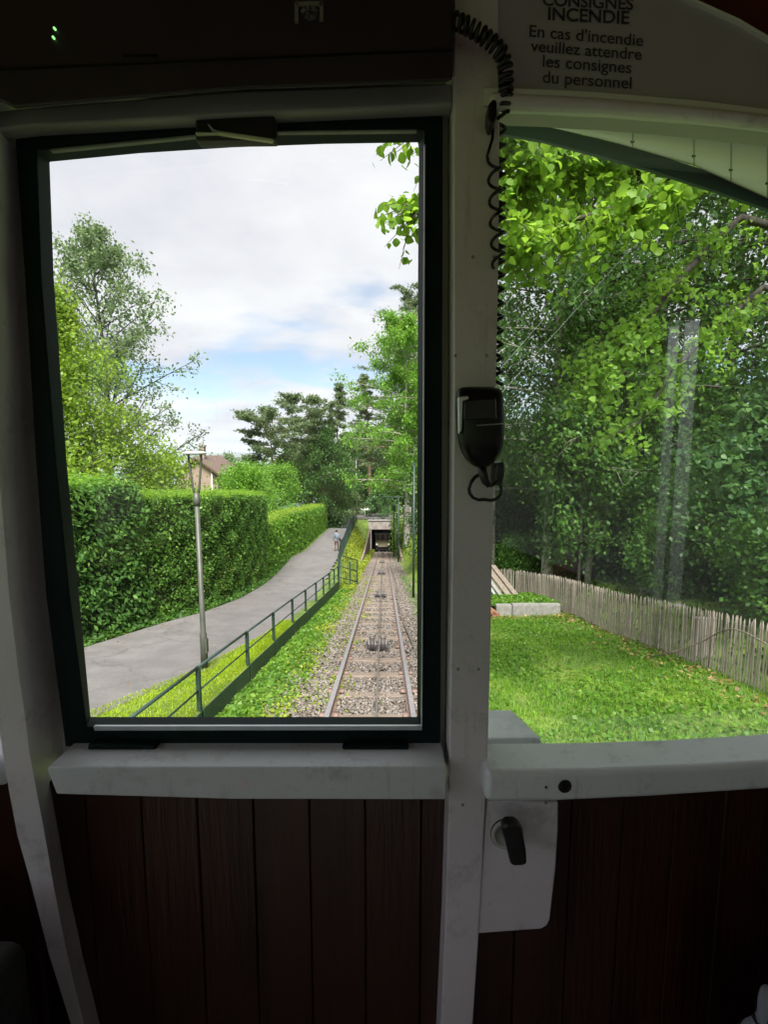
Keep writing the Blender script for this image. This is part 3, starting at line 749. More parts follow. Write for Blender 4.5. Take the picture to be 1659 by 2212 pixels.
hedge('laurel_hedge', 'tallest dark laurel hedge with big drooping leaves at the left window edge', 5.6, 12.4, -.28, -.72, LF_HED1, 27000, .125, 41, 1.6, topmat=LF_HED3, up=.9, aspect=.5, jitter=.10, droop=.6)
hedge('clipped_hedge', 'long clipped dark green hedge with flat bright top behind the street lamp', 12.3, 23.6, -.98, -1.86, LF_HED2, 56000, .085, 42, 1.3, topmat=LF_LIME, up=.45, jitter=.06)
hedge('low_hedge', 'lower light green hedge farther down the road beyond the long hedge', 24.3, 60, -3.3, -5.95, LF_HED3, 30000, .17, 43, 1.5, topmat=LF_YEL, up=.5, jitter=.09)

rng = np.random.default_rng(55); n = 420; y = 7+rng.random(n)**.8*30; x = xl(y)+.05+np.abs(rng.normal(size=n))*.5
k = rng.random(n) < .25; x = np.where(k, xl(y)+rng.random(n)*(xg(y)-xl(y)), x)
C = np.stack([x, y, zr(y)+.02], 1)
tag(leaves_obj('road_litter', rng, C, .055*rng.uniform(.5, 1.4, n), LF_DEAD, up=3.0, aspect=.6, jit=.5), 'dry leaves scattered on the road along the hedge', 'leaves', kind='stuff')
# ================================================================== metal fence on the left
def fence_run(e, pts, htop, hmid, plate, post_w, tops=None):
    """pts: (x, y, zground) at each post"""
    for i, (x, y, z) in enumerate(pts):
        h = htop
        bm = bmesh.new(); add_box(bm, (x-post_w/2, y-.03, z-.6), (x+post_w/2, y+.03, z+h)); from_bm('post', bm, FENCEG, e, bevel=.004, segs=1)
    for (a, b) in zip(pts, pts[1:]):
        A = Vector(a); B = Vector(b)
        bm = bmesh.new(); add_tube(bm, [A+Vector((0, 0, htop-.015)), B+Vector((0, 0, htop-.015))], .021, 8); from_bm('top_rail', bm, FENCEG, e, smooth=True)
        bm = bmesh.new(); add_tube(bm, [A+Vector((0, 0, hmid)), B+Vector((0, 0, hmid))], .013, 6); from_bm('mid_rail', bm, FENCEG, e, smooth=True)
        if plate:
            d = Vector((.035, 0, 0))
            bm = bmesh.new(); p0 = A+d; p1 = B+d
            add_prism(bm, [p0+Vector((0, .04, -.55)), p1+Vector((0, -.04, -.55)), p1+Vector((0, -.04, .02)), p0+Vector((0, .04, .02))],
                      [p0+Vector((.012, .04, -.55)), p1+Vector((.012, -.04, -.55)), p1+Vector((.012, -.04, .02)), p0+Vector((.012, .04, .02))])
            from_bm('kick_plate', bm, FENCEP, e)
py = [2.9, 4.7, 6.58, 8.75, 10.6, 12.5, 14.2, 15.9, 17.4, 18.9, 20.3, 21.7]
fp = [(float(xf(y)), y, float(zr(y))) for y in py]
fe = empty('metal_fence', fp[0], 'low dark green metal fence with solid kick plates beside the track', 'fence')
fence_run(fe, fp, .64, .30, True, .055)
# taller gate-like section that turns towards the track
ge = empty('fence_gate', (float(xf(21.9)), 21.9, float(zr(21.9))), 'taller dark green gate section turned towards the track at the fence end', 'gate')
gp = [(-1.98, 21.95, float(zr(21.9))), (-1.55, 22.7, float(zr(21.9))-.35), (-1.25, 23.3, float(zr(21.9))-.55)]
for i, (x, y, z) in enumerate(gp):
    boxobj('post', (x-.035, y-.035, z-.6), (x+.035, y+.035, z+(1.17 if i != 1 else 1.0)), FENCEG, ge)
for z_ in (1.13, .62, .12):
    tubeobj('rail', [Vector(gp[0])+Vector((0, 0, z_)), Vector(gp[2])+Vector((0, 0, z_))], .022, FENCEG, ge)
for t in np.linspace(.12, .9, 8):
    p_ = Vector(gp[0]).lerp(Vector(gp[2]), float(t)); boxobj('bar', (p_.x-.011, p_.y-.011, p_.z-.1), (p_.x+.011, p_.y+.011, p_.z+1.12), FENCEG, ge)
f2 = [(float(xf(y)), y, float(zr(y))) for y in np.linspace(26.5, 69.5, 23)]
fe2 = empty('guard_rail', f2[0], 'dark green railing along the road above the far track', 'railing')
fence_run(fe2, f2, 1.05, .55, False, .05)
for a, b in zip(f2, f2[1:]):
    for t in (.25, .5, .75):
        p_ = Vector(a).lerp(Vector(b), t); boxobj('bar', (p_.x-.014, p_.y-.014, p_.z), (p_.x+.014, p_.y+.014, p_.z+1.04), FENCEG, fe2)

# ================================================================== street lamp
def lamp():
    b = at(442, 1446, 8.55); zb = float(zr(8.55))
    b = Vector((b.x, 8.55, zb)); e = empty('street_lamp', b, 'grey green street lamp with forked arms and flat disc head by the hedge', 'street lamp')
    H = 3.72; lx = -.02
    bm = bmesh.new(); add_tube(bm, [b, b+Vector((lx*.1, 0, .62)), b+Vector((lx*.12, 0, .66)), b+Vector((lx, 0, 2.95))], [.062, .060, .046, .040], 14); from_bm('pole', bm, LAMPM, e, smooth=True)
    tubeobj('collar', [b+Vector((lx, 0, 2.86)), b+Vector((lx, 0, 2.93)), b+Vector((lx, 0, 3.08))], [.048, .058, .052], LAMPM, e, 14)
    for s in (-1, 1):
        bm = bmesh.new(); add_tube(bm, [b+Vector((lx+s*.02, 0, 3.02)), b+Vector((lx+s*.05, 0, 3.14)), b+Vector((lx+s*.105, 0, H-.08)), b+Vector((lx+s*.105, 0, H))], [.022, .02, .019, .019], 8); from_bm('arm', bm, LAMPM, e, smooth=True)
    bm = bmesh.new(); add_lathe(bm, [(.02, 0), (.175, .0), (.192, .018), (.185, .035), (.09, .05), (.02, .055)], b+Vector((lx, 0, H)), 24); h = from_bm('head', bm, LAMPW, e, smooth=True)
    bm = bmesh.new(); add_lathe(bm, [(.02, 0), (.14, .0), (.14, .008), (.02, .008)], b+Vector((lx, 0, H-.012)), 20); from_bm('lens', bm, DULLALU, h)
    boxobj('access_door', b+Vector((.035, -.045, .30)), b+Vector((.066, .045, .55)), LAMPM, e, .004)
lamp()
# ================================================================== tunnel portal, retaining boards, second car
po = empty('tunnel_portal', (XT, 70, float(zt(70))), 'concrete tunnel portal with pale lintel where the track disappears', 'tunnel portal')
zf = float(zt(70))-.2; zro = float(zr(70))
boxobj('lintel', (-2.15, 69.55, zro-1.15), (2.0, 70.3, zro+.02), CONC2, po, .03)
boxobj('coping', (-2.25, 69.45, zro+.02), (2.1, 70.4, zro+.17), CONC, po, .03)
boxobj('abutment', (-2.15, 69.6, zf-.3), (-1.72, 70.3, zro-1.15), CONC2, po, .02)
boxobj('abutment', (1.55, 69.6, zf-.3), (2.0, 70.3, zro-1.15), CONC2, po, .02)
for lo_, hi_ in (((-2.1, 70.3, zro-.9), (2.0, 112, zro-.35)), ((-2.1, 70.3, zf-6), (-1.78, 112, zro-.9)), ((1.6, 70.3, zf-6), (2.0, 112, zro-.9)), ((-2.1, 112, zf-8), (2, 112.5, zro))): boxobj('tunnel_lining', lo_, hi_, DARKIN, po)

rl = empty('portal_railing', (XT, 69.9, zro+.17), 'thin metal railing along the top of the tunnel portal', 'railing')
for x in np.linspace(-2.2, 2.1, 7): tubeobj('post', [(x, 69.9, zro+.17), (x, 69.9, zro+.95)], .025, LAMPM, rl, 6)
for z in (.45, .95): tubeobj('rail', [(-3.9, 69.9, zro+z), (2.3, 69.9, zro+z)], .028, LAMPM, rl, 6)
def crib(name, label, x0, x1, seed, side):
    rnd = random.Random(seed); e = empty(name, (x0, 55, float(zt(55))-.2), label, 'retaining wall', 'timber retaining walls before the tunnel')
    y = 41.0
    while y < 69.4:
        t = (y-41)/28.5; x = x0+(x1-x0)*t; w = .42
        top = float(zt(y))+.15+t**1.2*3.0+rnd.uniform(-.08, .10)
        boxobj('board', (x-.07, y, float(zt(y))-.45), (x+.07, y+w, top), TIMB, e)
        y += w+.03
crib('timber_wall', 'dark timber board wall holding the bank left of the tunnel mouth', -1.85, -1.95, 1, -1)
crib('timber_wall', 'timber board wall holding the bank right of the tunnel mouth', 1.5, 1.75, 2, 1)
# second car standing in the tunnel
cz = float(zt(72.5))
ca = empty('funicular_car', (XT, 77, cz), 'pale cream funicular car standing inside the dark tunnel', 'funicular car')
boxobj('chassis', (XT-1.0, 72.2, cz+.15), (XT+1.0, 80, cz+.75), DARKIN, ca)
boxobj('body', (XT-1.05, 72.0, cz+.75), (XT+1.05, 81, cz+1.62), CREAM, ca, .08)
boxobj('apron', (XT-.7, 71.9, cz+.62), (XT+.7, 72.0, cz+1.45), noise_mat('car_apron', (.42, .38, .24), (.48, .43, .28), 5), ca)
for x in (-.98, -.35, .35, .98): boxobj('window_pillar', (XT+x-.05, 72.05, cz+1.62), (XT+x+.05, 72.15, cz+2.45), CREAM, ca)
boxobj('windscreen', (XT-.95, 72.12, cz+1.62), (XT+.95, 72.16, cz+2.45), noise_mat('dark_glass', (.02, .022, .026), (.03, .032, .036), 4, .1), ca)
boxobj('roof', (XT-1.2, 71.8, cz+2.45), (XT+1.2, 81, cz+2.6), WHITE2, ca, .05)
for x in (-.85, .85):
    bm = bmesh.new(); add_lathe(bm, [(.02, 0), (.13, 0), (.11, .08), (.02, .1)], (XT+x, 71.98, cz+.98), 12, (0, -1, 0)); from_bm('headlight', bm, glow_mat('lit_headlight', (1, .97, .9), .10), ca)
# steps on the right bank
st = empty('stair_flight', (3.2, 58, float(hgt(3.2, 58))), 'pale concrete steps climbing the bank right of the tunnel', 'stairs')
for i in range(14):
    y = 54+i*.85; zz = float(zt(54))+.9+i*.235
    boxobj('step', (2.75, y, zz-.55), (3.95, y+.95, zz), CONC, st, .01)
boxobj('side_wall', (2.5, 53.5, float(zt(54))-.3), (2.74, 66.2, float(zt(54))+4.2), CONC2, st)
# bollards, gate and sign at the road end
for i, (u, v, lab) in enumerate([(713, 1139, 'short dark bollard on the left of the road end'), (757.5, 1134, 'short dark bollard on the right of the road end')]):
    y = 60.0 if i == 0 else 62.0; p_ = at(u, v, y); z = float(zr(y))
    bm = bmesh.new(); add_lathe(bm, [(.13, 0), (.12, .05), (.11, .85), (.13, .9), (.10, 1.02), (.02, 1.05)], (p_.x, y, z), 10)
    tag(from_bm('bollard', bm, FENCEG, None, True), lab, 'bollard', 'bollards at the road end')
g = at(725, 1115, 74); gt = empty('park_gate', (g.x, 78, float(zr(78))), 'low pale gate with a stone post across the end of the road', 'gate')
boxobj('stone_post', (g.x-2.1, 77.8, -9.25), (g.x-1.6, 78.3, -7.6), CONC, gt, .03)
boxobj('gate_leaf', (g.x-3.9, 78, -9.2), (g.x-2.1, 78.08, -7.7), TIMB, gt)
for z in (-8.4, -8.75): tubeobj('bar', [(g.x-1.6, 78, z), (g.x+3.6, 78, z)], .035, WIRE, gt, 6)
# poles
def pole(name, label, cat, u, vb, vt, y, r, mat, zb=None, extra=None):
    p_ = at(u, vb, y); t = at(u, vt, y)
    if zb is not None: p_.z = zb
    e = empty(name, (p_.x, y, p_.z), label, cat)
    tubeobj('shaft', [(p_.x, y, p_.z-.2), (p_.x, y, t.z)], [r, r*.75], mat, e, 10)
    bm = bmesh.new(); add_lathe(bm, [(.01, 0), (r*1.1, 0), (r*.9, r), (.01, r*1.4)], (p_.x, y, t.z), 10); from_bm('cap', bm, mat, e)
    return e, p_, t
pole('flag_pole', 'tall thin pale grey pole beside the tunnel railing', 'pole', 770, 1122, 995, 71, .09, WIRE, zro)
e, p_, t = pole('signal_pole', 'tall dark green pole standing close to the right rail', 'pole', 893, 1284, 1003, 18.4, .045, FENCEG, float(hgt(1.08, 18.4)))
boxobj('base_plate', (p_.x-.12, p_.y-.12, p_.z-.02), (p_.x+.12, p_.y+.12, p_.z+.02), FENCEG, e)
e, p_, t = pole('catenary_post', 'thin dark post with a crossarm near the ivy by the tunnel', 'pole', 860.5, 1211, 1073, 43.5, .07, FENCEG, float(zt(43.5))-.2)
tubeobj('crossarm', [(t.x-1.5, t.y, t.z-.03), (t.x+1.25, t.y, t.z-.03)], .045, FENCEG, e, 6)
tubeobj('brace', [(t.x-.7, t.y, t.z-.03), (t.x, t.y, t.z-.7)], .025, FENCEG, e, 6)
e, p_, t = pole('lamp_post', 'dark lantern post half hidden by ivy at the tunnel mouth', 'lamp', 851, 1182, 1104, 55, .06, FENCEG, float(zt(55))-.2)
bm = bmesh.new(); add_lathe(bm, [(.05, 0), (.2, .12), (.26, .5), (.3, .55), (.1, .75), (.02, .8)], (t.x, t.y, t.z), 10); from_bm('lantern', bm, FENCEG, e)
# finger sign by the railing
e, p_, t = pole('sign_post', 'small pale sign post behind the tunnel railing', 'sign', 788, 1122, 1098, 73, .06, CONC, zro)
boxobj('sign_board', (t.x-.55, t.y-.03, t.z-.25), (t.x+.55, t.y+.03, t.z+.02), WHITE2, e)

# ivy on the portal and its right bank
def ivy(name, label, pts, n, ls, seed, mat=LF_IVY, spread=.35, cat='ivy'):
    rng = np.random.default_rng(seed); P = np.array(pts, float)
    e = empty(name, P[-1], label, cat)
    bm = bmesh.new(); add_tube(bm, [Vector(p_) for p_ in P], .05, 5); from_bm('stem', bm, BARK, e)
    u = rng.random(n)*(len(P)-1); i = np.minimum(u.astype(int), len(P)-2); f = (u-i)[:, None]
    C = P[i]*(1-f)+P[i+1]*f+rng.normal(size=(n, 3))*np.array([1, .5, 1])*spread
    c = leaves_obj('foliage', rng, C, ls*rng.uniform(.6, 1.4, n), mat, e, up=.6, aspect=.75, droop=.6); tag(c, kind='stuff')
ivy('ivy_curtain', 'light green ivy hanging over the right side of the tunnel mouth', [(1.75, 69.3, zro+2.2), (1.65, 69.2, zro+.6), (1.75, 69, zro-1.0), (1.8, 68.6, zro-2.6), (1.9, 67, zro-3.2)], 2000, .22, 61, spread=.36)
ivy('ivy_mound', 'ivy covered bank in front of the tunnel on its right', [(2.3, 66, zro-.6), (2.2, 60, zro-1.4), (2.1, 55, zro-2.2), (1.9, 49, zro-2.0)], 2600, .22, 62, spread=.6)

# ================================================================== person walking away
def walker():
    px, py = None, 39.5
    p_ = at(727, 1191, py); z = float(zr(py))+.012; X = p_.x
    e = empty('person', (X, py, z), 'person in a grey blue jacket and brown trousers walking away down the road', 'person')
    S = 1.0
    J = {'pelvis': (0, 0, .86), 'waist': (0, 0, 1.0), 'chest': (0, -.01, 1.22), 'neck': (0, .01, 1.42), 'head0': (0, .03, 1.50), 'head1': (0, .035, 1.60), 'head2': (0, .02, 1.66),
         'sl': (-.17, 0, 1.35), 'el': (-.235, -.03, 1.09), 'wl': (-.23, .06, .86), 'hl': (-.225, .09, .78), 'sr': (.17, 0, 1.35), 'er': (.25, -.04, 1.10), 'wr': (.22, .13, .98), 'hr': (.16, .2, .96),
         'hpl': (-.09, 0, .80), 'kl': (-.10, .08, .46), 'al': (-.10, -.06, .09), 'tl': (-.11, .09, .035), 'hpr': (.09, 0, .80), 'kr': (.10, .10, .47), 'ar': (.10, .20, .08), 'tr': (.11, .34, .04)}
    Rr = {'pelvis': .15, 'waist': .15, 'chest': .17, 'neck': .06, 'head0': .085, 'head1': .10, 'head2': .07, 'sl': .085, 'el': .06, 'wl': .042, 'hl': .04, 'sr': .085, 'er': .06, 'wr': .042, 'hr': .04,
          'hpl': .115, 'kl': .075, 'al': .055, 'tl': .045, 'hpr': .115, 'kr': .075, 'ar': .055, 'tr': .045}
    E = [('pelvis', 'waist'), ('waist', 'chest'), ('chest', 'neck'), ('neck', 'head0'), ('head0', 'head1'), ('head1', 'head2'), ('chest', 'sl'), ('sl', 'el'), ('el', 'wl'), ('wl', 'hl'), ('chest', 'sr'), ('sr', 'er'), ('er', 'wr'), ('wr', 'hr'),
         ('pelvis', 'hpl'), ('hpl', 'kl'), ('kl', 'al'), ('al', 'tl'), ('pelvis', 'hpr'), ('hpr', 'kr'), ('kr', 'ar'), ('ar', 'tr')]
    names = list(J); me = bpy.data.meshes.new('body')
    me.from_pydata([(J[k][0]*S+X, J[k][1]*S+py, J[k][2]*S+z) for k in names], [(names.index(a), names.index(b)) for a, b in E], [])
    o = link('body', me, None, e)
    sk = o.modifiers.new('skin', 'SKIN'); sk.use_smooth_shade = True
    for i, k in enumerate(names):
        me.skin_vertices[0].data[i].radius = (Rr[k]*S, Rr[k]*S*.8)
        me.skin_vertices[0].data[i].use_root = (k == 'pelvis')
    sb = o.modifiers.new('sub', 'SUBSURF'); sb.levels = 2; sb.render_levels = 2
    bpy.context.view_layer.update()
    dg = bpy.context.evaluated_depsgraph_get(); m2 = bpy.data.meshes.new_from_object(o.evaluated_get(dg)); o.modifiers.clear(); o.data = m2
    skin = noise_mat('skin', (.32, .19, .13), (.38, .23, .16), 20, .6); jac = noise_mat('grey_blue_jacket', (.10, .13, .17), (.16, .19, .24), 12, .9); tro = noise_mat('brown_trousers', (.10, .04, .02), (.15, .07, .04), 12, .9); sho = noise_mat('brown_shoes', (.12, .06, .04), (.18, .09, .06), 12, .6)
    m2.materials.clear()
    for m_ in (skin, jac, tro, sho): m2.materials.append(m_)
    for pl in m2.polygons:
        c = pl.center; h = c.z-z; dx = abs(c.x-X); pl.use_smooth = True
        if h > 1.43: pl.material_index = 0
        elif dx > .19 and (h < .86 or (c.y-py > .12)): pl.material_index = 0
        elif h > .83 or dx > .19: pl.material_index = 1
        elif h > .10: pl.material_index = 2
        else: pl.material_index = 3
    bm = bmesh.new(); bmesh.ops.create_uvsphere(bm, u_segments=14, v_segments=10, radius=.105)
    for v in list(bm.verts):
        v.co = Vector((v.co.x*.95, v.co.y*1.05, v.co.z*1.05))
    bmesh.ops.delete(bm, geom=[v for v in bm.verts if v.co.y > .055 and v.co.z < .045 or v.co.z < -.06], context='VERTS')
    for v in bm.verts: v.co += Vector((X, py+.02, z+1.60))
    from_bm('hair', bm, noise_mat('dark_hair', (.012, .009, .007), (.03, .022, .018), 40, .7), e, smooth=True)
    bm = bmesh.new(); add_tube(bm, [(X-.14, py-.08, z+1.40), (X-.10, py-.17, z+1.2), (X+.1, py-.17, z+1.02), (X+.26, py-.02, z+.95)], .018, 6); st_ = bm
    bm2 = bmesh.new(); add_box(bm2, (X+.20, py-.10, z+.80), (X+.33, py+.16, z+1.02))
    eb = empty('shoulder_bag', (X+.26, py, z+.8), 'dark shoulder bag carried on the right hip of the walking person', 'bag')
    from_bm('pouch', bm2, BLACK, eb, bevel=.03); from_bm('strap', st_, BLACK, eb, smooth=True)
walker()

# ================================================================== house behind the hedge
def house():
    y = 66.0
    rdg = at(425, 988, y); ea = at(478, 1026, y)
    x0 = rdg.x; hw = ea.x-x0; zr_ = rdg.z; ze = ea.z; zb = -11
    e = empty('gabled_house', (x0, y, zb), 'pink rendered house gable with brown roof and chimney behind the yellow green tree', 'house')
    bm = bmesh.new(); pr = [(x0-hw+.4, zb), (x0+hw-.5, zb), (x0+hw-.5, ze+.3), (x0, zr_-.2), (x0-hw+.4, ze+.3)]
    add_prism(bm, [(a, y, b) for a, b in pr], [(a, y+9, b) for a, b in pr]); from_bm('wall', bm, HOUSEW, e)
    for s in (-1, 1):
        bm = bmesh.new(); q = [(x0, zr_), (x0+s*hw, ze), (x0+s*hw, ze+.22), (x0, zr_+.24)]
        add_prism(bm, [(a, y-.7, b) for a, b in q], [(a, y+9.6, b) for a, b in q]); rf = from_bm('roof', bm, ROOFT, e)
        bm = bmesh.new(); q = [(x0, zr_-.22), (x0+s*hw, ze-.22), (x0+s*hw, ze-.003), (x0, zr_-.003)]
        add_prism(bm, [(a, y-.66, b) for a, b in q], [(a, y-.58, b) for a, b in q]); from_bm('barge_board', bm, DARKW, e)
    c = at(437, 994, y+1); t = at(437, 969, y+1)
    ch = boxobj('chimney', (c.x-.30, y+.8, c.z-1.4), (c.x+.30, y+1.5, t.z+.25), BRICKO if False else HOUSEW, e)
    boxobj('chimney_cap', (c.x-.38, y+.7, t.z+.25), (c.x+.38, y+1.6, t.z+.45), CONC2, e)
    boxobj('chimney_pot', (c.x-.15, y+1, t.z+.45), (c.x+.15, y+1.3, t.z+.9), CONC2, e)
    w = boxobj('gable_panel', (x0+hw*.62, y-.1, ze-1.0), (x0+hw-.52, y-.004, ze+.25), DARKW, e)
    tubeobj('downpipe', [(x0+hw*.6, y-.09, ze+1.0), (x0+hw*.6, y-.09, zb)], .07, WHITE2, e, 8)
house()

# ================================================================== trees seen through the left window
def gz(x, y): return float(hgt(x, y))
def P_(u, y): return at(u, 980, y).x
LG = 'trees and shrubs around the track'
make_tree('tall_tree', 'tall thin leaved grey green tree rising highest at the left edge', 'tree', (P_(232, 29), 29, gz(-16, 29)), 101, 17.9, .26, .16, 7.0, 'cone2', 56, LF_GREY, BARK, 18000, .19, LG, rise=.8, ns=8, spread=.22, droop=-.03)
make_tree('yellow_tree', 'yellow green spreading tree in front of the tall thin tree', 'tree', (P_(105, 21), 21, gz(-13, 21)), 102, 11.9, .20, .08, 5.7, 'cone', 60, LF_YEL, BARK, 40000, .16, LG, rise=.45, ns=7, spread=.34, ldroop=.5)
make_tree('yellow_shrub', 'low yellow green shrub with bare dark stems above the long hedge', 'shrub', (P_(335, 24), 24, gz(-11, 24)), 103, 5.4, .09, .1, 2.1, 'round', 30, LF_YEL, BARK, 12000, .15, LG, rise=.6, ns=6, spread=.3)
make_tree('bright_bush', 'rounded bright green bush in the middle of the bushes behind the hedges', 'bush', (-9.3, 34, gz(-9.3, 34)), 104, 5.6, .09, .1, 2.3, 'round', 26, LF_HED3, BARK, 11000, .15, LG, rise=.8, ns=6, spread=.28)
make_tree('bright_bush', 'wider bright green bush leftmost of the bright bushes, below the roof', 'bush', (-10.3, 36, gz(-11, 36)), 105, 5.7, .09, .1, 1.8, 'round', 26, LF_HED3, BARK, 10000, .15, LG, rise=.8, ns=6, spread=.3)
bbu = bpy.data.objects['bright_bush.001']
copy_thing(bbu, (-9.2, 45, gz(-9.2, 45)), 1.3, 1.12, 'bright green bush at the right, above the start of the low hedge')
copy_thing(bbu, (-9.9, 40, gz(-9.9, 40)), 2.3, 1.05, 'green bush half hidden behind the rounded bright bush')
make_tree('umbrella_pine', 'flat topped pine leaning left, left of the other pines', 'pine tree', (P_(590, 56), 56, gz(-12, 56)), 106, 13.0, .22, .45, 4.4, 'umbrella', 20, LF_PINE, BARKR, 13000, .36, LG, rise=.14, ns=9, spread=.26, aspect=.36, flat=.45, droop=.02, lean=-.05)
make_tree('umbrella_pine', 'broad dark flat topped pine behind the low hedge end', 'pine tree', (P_(668, 62), 62, gz(-9, 62)), 107, 15.4, .24, .40, 4.6, 'umbrella', 26, LF_PINE, BARKR, 17000, .38, LG, rise=.14, ns=9, spread=.28, aspect=.38, flat=.45, droop=.02)
make_tree('conifer', 'pointed dark conifer standing tallest between the pines', 'conifer', (P_(722, 68), 68, gz(-7, 68)), 108, 18.3, .25, .1, 4.2, 'cone', 46, LF_PINE, BARKR, 14000, .36, LG, rise=.05, ns=8, spread=.24, aspect=.36, flat=.5, droop=-.08)
make_tree('dark_yew', 'dense dark conifer mass left of the pale pole', 'conifer', (P_(695, 60), 60.5, gz(-7, 60)), 109, 11.4, .2, .03, 4.4, 'oval', 40, LF_DARK, BARKR, 20000, .36, LG, rise=.05, ns=6, spread=.35, droop=-.2, ldroop=.8, aspect=.4)
make_tree('dark_bush', 'dark broadleaf bush at the foot of the conifers by the gate', 'bush', (P_(722, 70), 72, gz(-7, 72)), 110, 6.2, .1, .05, 2.7, 'round', 26, LF_DARK, BARK, 7000, .28, LG, rise=.6, ns=6, spread=.35)
make_tree('dark_cedar', 'tall dark cedar with layered boughs behind the lime green tree', 'conifer', (P_(894, 78), 78, -9.2), 111, 33.5, .4, .25, 8.2, 'tiers', 74, LF_PINE, BARKR, 20000, .46, LG, rise=.05, ns=9, spread=.26, aspect=.32, flat=.4, droop=-.02)
make_tree('dark_cedar', 'dark cedar right above the tunnel, left of the lime green tree', 'conifer', (P_(800, 82), 82, -9.2), 112, 21.5, .35, .3, 5.0, 'layers', 46, LF_PINE, BARKR, 13000, .42, LG, rise=.05, ns=9, spread=.26, aspect=.32, flat=.4, droop=-.02)
make_tree('small_spruce', 'small grey green cone shaped tree above the tunnel railing', 'conifer', (P_(816, 74), 74.5, -9.2), 113, 5.9, .1, .05, 2.6, 'cone', 34, LF_BLUE, BARK, 7000, .27, LG, rise=.1, ns=6, spread=.22, droop=-.12)
make_tree('lime_tree', 'tall bright green tree with twin tan trunks right of the track', 'tree', (2.1, 46, gz(2.1, 46)), 114, 20.0, .30, .22, 6.2, 'tiers', 60, LF_HED3, BARKL, 36000, .22, LG, rise=.25, ns=9, spread=.25, droop=-.14, ldroop=.6)
make_tree('lime_tree', 'slimmer bright green tree behind the twin trunked one', 'tree', (3.0, 52, gz(3.0, 52)), 115, 19.5, .26, .24, 4.4, 'layers', 46, LF_MID, BARKL, 15000, .25, LG, rise=.25, ns=8, spread=.3, droop=-.12, ldroop=.6)
db = bpy.data.objects['dark_bush']
for u_, s_, lab_ in ((740, 1.0, 'dark bush behind the railing left of the pale pole'), (772, 1.15, 'dark bush behind the pale pole'), (800, 1.0, 'dark bush behind the railing left of the small spruce'), (838, 1.2, 'dark bush behind the railing right of the small spruce'), (872, 1.3, 'dark bush behind the twin tan trunks'), (905, 1.3, 'dark bush behind the steps at the window edge')):
    copy_thing(db, (P_(u_, 84), 84, gz(0, 84)), u_*.1, s_, lab_)
# darker wood far behind the tunnel, one mesh per kind shared by copies
fw = make_tree('woodland_tree', 'far dark woodland tree behind the gate, leftmost', 'tree', (P_(628, 100), 100, -11), 116, 12, .3, .15, 4.2, 'oval', 34, LF_DARK, BARKR, 7000, .45, 'dark woodland behind the tunnel', rise=.4, ns=6, spread=.5)
for i, (u, y, sc, lab) in enumerate([(665, 112, .95, 'far dark woodland tree behind the dark conifer mass'), (748, 98, 1.1, 'far dark woodland tree behind the pale pole'), (775, 106, 1.25, 'far dark woodland tree left of the small spruce'),
                                    (832, 100, 1.15, 'far dark woodland tree right of the small spruce'), (862, 108, 1.35, 'far dark woodland tree behind the crossarm post'), (897, 98, 1.3, 'far dark woodland tree at the right edge of the hinged window'), (940, 104, 1.4, 'far dark woodland tree hidden mostly by the window post')]):
    copy_thing(fw, (P_(u, y), y, -11), i*1.3, sc, lab)
fp2 = make_tree('distant_tree', 'distant bare topped tree right of the house roof', 'tree', (P_(492, 120), 120, -14), 117, 13.4, .25, .3, 4.5, 'oval', 30, LF_GREY, BARK, 4500, .4, 'distant trees by the house', rise=.5, ns=6, spread=.5)
copy_thing(fp2, (P_(536, 128), 128, -14.5), 1.7, .98, 'distant tree left of the leaning pine'); copy_thing(fp2, (P_(562, 112), 112, -13.6), 2.9, .82, 'distant tree under the leaning pine')
copy_thing(fp2, (P_(455, 150), 150, -17), .9, 1.05, 'distant tree behind the house chimney')

# ================================================================== right side: paling fence
rng = np.random.default_rng(77)
fl = [(7.4, 1.2), (6.35, 4.6), (5.92, 7.4), (5.84, 9.3), (5.86, 11.3), (5.76, 13.1), (5.72, 15.2), (5.75, 17.4), (5.35, 19.6), (4.4, 21.2), (3.2, 21.9), (2.2, 22.2)]
seg = []
cum = [0]
for a, b in zip(fl, fl[1:]): cum.append(cum[-1]+math.dist(a, b))
pf = empty('paling_fence', (5.8, 12, gz(5.8, 12)), 'grey weathered chestnut paling fence curving round the lawn', 'fence')
def pale_mesh(seed):
    r_ = random.Random(seed); bm = bmesh.new(); rings = []
    for z, w in ((-.06, 1), (.35, .96), (.8, .92), (1.06, .85), (1.12, .3)):
        ox, oy = r_.uniform(-.006, .006), r_.uniform(-.004, .004)
        rings.append([bm.verts.new((ox+w*x, oy+w*y, z)) for x, y in ((-.021, -.008), (.0, -.014), (.021, -.007), (.017, .009), (-.016, .009))])
    for a, b in zip(rings, rings[1:]):
        for k in range(5): bm.faces.new((a[k], a[(k+1) % 5], b[(k+1) % 5], b[k]))
    bm.faces.new(rings[0][::-1]); bm.faces.new(rings[-1])
    bmesh.ops.recalc_face_normals(bm, faces=bm.faces)
    me = bpy.data.meshes.new('pale'); bm.to_mesh(me); bm.free(); me.materials.append(PALE); return me
pm = [pale_mesh(i) for i in range(7)]
pts = []
s = cum[1]-.3
while s < cum[-1] and len(pts) < 296:
    i = max(j for j in range(len(cum)-1) if cum[j] <= s); f = (s-cum[i])/(cum[i+1]-cum[i])
    a, b = fl[i], fl[i+1]; pts.append((a[0]*(1-f)+b[0]*f, a[1]*(1-f)+b[1]*f, math.atan2(b[1]-a[1], b[0]-a[0])))
    s += rng.uniform(.058, .071)
wl = {.28: [], .62: [], .98: []}
